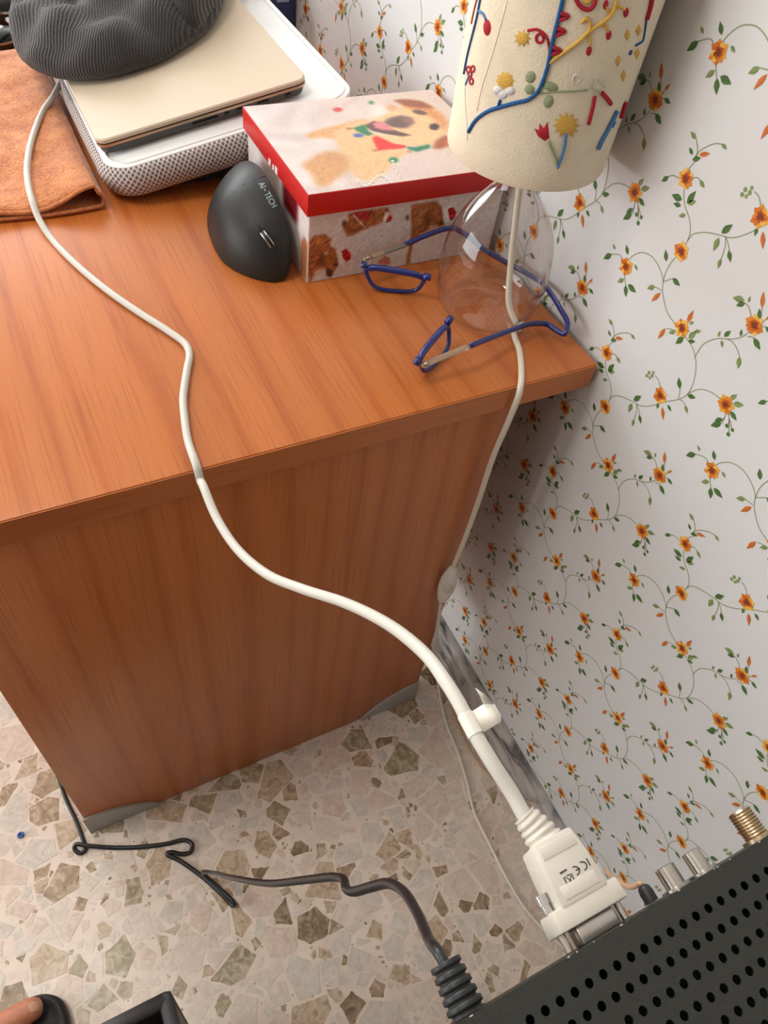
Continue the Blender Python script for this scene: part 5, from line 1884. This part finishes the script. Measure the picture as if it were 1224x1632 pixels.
for a, b in (((X0_ + .0085, Y0_ + .0085, .10), (X0_ + .0095, Y1_ - .0085, rz - .004)), ((X1_ - .0095, Y0_ + .0085, .10), (X1_ - .0085, Y1_ - .0085, rz - .004)),
             ((X0_ + .0095, Y1_ - .0095, .10), (X1_ - .0095, Y1_ - .0085, rz - .004)), ((X0_ + .0095, Y0_ + .0085, .10), (X1_ - .0095, Y0_ + .0095, rz - .004))):
    box('lining', a, b, BINI, tb)
box('bin_floor', (X0_ + .009, Y0_ + .016, .09), (X1_ - .009, Y1_ - .016, .099), BINI, tb)

bc = onz((33, 1331), .0015)
bead = lathe('glass_bead', [(.0012, .0002), (.0022, -.0010), (.0040, -.0010), (.0049, .0004), (.0049, .0014), (.0040, .0030), (.0024, .0030), (.0012, .0018), (.0012, .0002)], bc, pmat('blue_bead', rgb(52, 88, 166), .3), None, 18)
tag(bead, 'tiny blue ring bead lying on the terrazzo left of the desk', 'bead')

# ================================================================== person: slippered foot at the lower left corner
per = empty('person', (-.86, .19, 0))
tag(per, 'bare foot of a person wearing a black open slipper at lower left', 'person')
SKIN = pmat('skin', rgb(196, 128, 98), .5, var=.12, vscale=60, bump=.15, bscale=300)
SKIN.node_tree.nodes['Principled BSDF'].inputs['Subsurface Weight'].default_value = .12
SKIN.node_tree.nodes['Principled BSDF'].inputs['Subsurface Radius'].default_value = (.01, .004, .002)
SLIP = pmat('black_rubber_slipper', rgb(26, 26, 30), .55, bump=.2, bscale=400)
# outline of a right-foot sole pointing towards +x (big toe on the +y side)
so_ = [(-.7225, .205), (-.727, .226), (-.742, .2395), (-.765, .2445), (-.80, .243), (-.85, .232), (-.90, .222), (-.95, .222), (-.985, .214), (-1.0, .19), (-.985, .163), (-.95, .154), (-.90, .150), (-.85, .142), (-.80, .134), (-.765, .140), (-.738, .160), (-.725, .183)]
so_p = [(v.x, v.y) for v in spline([Vector((a, b, 0)) for a, b in so_], 5, True)]


def slab(name, outline, zs, mat, parent):
    n = len(outline)
    cx = sum(p[0] for p in outline) / n; cy = sum(p[1] for p in outline) / n
    vs, fs = [], []
    for z, ins in zs:
        for p in outline:
            d = math.hypot(p[0] - cx, p[1] - cy)
            k = 1 - ins / d
            vs.append((cx + (p[0] - cx) * k, cy + (p[1] - cy) * k, z))
    for i in range(len(zs) - 1):
        for k in range(n):
            l = (k + 1) % n
            fs.append((i * n + k, i * n + l, (i + 1) * n + l, (i + 1) * n + k))
    fs.append(tuple(range(n - 1, -1, -1))); fs.append(tuple((len(zs) - 1) * n + k for k in range(n)))
    return sharp(obj(name, vs, fs, mat, parent), 60)


slipper = slab('slipper', so_p, [(.0008, .004), (.003, .001), (.012, 0), (.022, .0005), (.0265, .003), (.0268, .008), (.0245, .012), (.0235, .02)], SLIP, per)
# foot as one skinned surface
fv, fe, frad = [], [], []


def addv(p, r, prev=None):
    fv.append(p); frad.append(r)
    if prev is not None:
        fe.append((prev, len(fv) - 1))
    return len(fv) - 1


hb = .0245
a_ = addv((-.955, .188, hb + .075), (.030, .030))
kn = addv((-.962, .188, .20), (.033, .034), a_)
he = addv((-.965, .188, hb + .028), (.028, .027), a_)
mf = addv((-.90, .192, hb + .040), (.033, .034), a_)
ball = addv((-.845, .194, hb + .026), (.034, .024), mf)
toes = [((-.803, .2225, hb + .0200), .0175, (-.768, .2255, hb + .0175), .0165, (-.7425, .2262, hb + .0145), .0150),
        ((-.805, .2010, hb + .015), .0105, (-.780, .2020, hb + .0135), .0092, (-.757, .2020, hb + .0095), .0085),
        ((-.808, .1840, hb + .014), .0100, (-.785, .1845, hb + .0125), .0086, (-.764, .1840, hb + .0088), .0080),
        ((-.815, .1680, hb + .013), .0096, (-.793, .1675, hb + .0118), .0082, (-.773, .1665, hb + .0084), .0076),
        ((-.823, .1535, hb + .0125), .0092, (-.804, .1520, hb + .0110), .0078, (-.787, .1505, hb + .0082), .0072)]
for p0_, r0_, p1_, r1_, p2_, r2_ in toes:
    i0 = addv(p0_, (r0_, r0_), ball); i1 = addv(p1_, (r1_, r1_), i0); addv(p2_, (r2_, r2_), i1)
me = bpy.data.meshes.new('foot')
me.from_pydata(fv, fe, [])
foot = bpy.data.objects.new('foot', me); COL.objects.link(foot)
foot.parent = per; foot.matrix_parent_inverse = Matrix.Translation(-per.location)
sk = foot.modifiers.new('skin', 'SKIN'); sk.use_smooth_shade = True; sk.branch_smoothing = .6
for i, sv in enumerate(me.skin_vertices[0].data):
    sv.radius = frad[i]; sv.use_root = (i == 0)
sb = foot.modifiers.new('sub', 'SUBSURF'); sb.levels = 2; sb.render_levels = 2
dg = bpy.context.evaluated_depsgraph_get()
fm = bpy.data.meshes.new_from_object(foot.evaluated_get(dg))
foot.modifiers.clear()
foot.data = fm
fm.materials.clear(); fm.materials.append(SKIN)
fm.polygons.foreach_set('use_smooth', [True] * len(fm.polygons))
# big-toe nail
FT = BVHTree.FromPolygons([v.co.copy() for v in fm.vertices], [tuple(p.vertices) for p in fm.polygons])
nl = []
for i in range(7):
    for j in range(7):
        u = i / 6; s = (j / 6 - .5) * 2
        x = -.7585 + .0135 * u - .0018 * s * s * (1 if u > .5 else -1)
        y = .2262 + .0066 * s * (1 - .18 * (1 - u))
        h_ = FT.ray_cast(Vector((x, y, .2)), Vector((0, 0, -1)))[0]
        nl.append((h_ if h_ is not None else Vector((x, y, hb + .02))) + Vector((0, 0, .0006)))
obj('toenail', nl, [(i * 7 + j, i * 7 + j + 1, (i + 1) * 7 + j + 1, (i + 1) * 7 + j) for i in range(6) for j in range(6)], pmat('nail', rgb(206, 160, 128), .35), foot)
# slipper strap over the instep
vs, fs = [], []
for i in range(9):
    t = i / 8
    x = -.895 + .055 * t
    for k in range(17):
        a = math.pi * k / 16
        h_ = hb - .008 + (.078 - .020 * t) * math.sin(a) ** .8
        vs.append((x, .190 + (.049 + .003 * t) * math.cos(a), h_))
for i in range(8):
    for k in range(16):
        fs.append((i * 17 + k, i * 17 + k + 1, (i + 1) * 17 + k + 1, (i + 1) * 17 + k))
st_ = obj('strap', vs, fs, SLIP, slipper)
so = st_.modifiers.new('thickness', 'SOLIDIFY'); so.thickness = .004; so.offset = 1
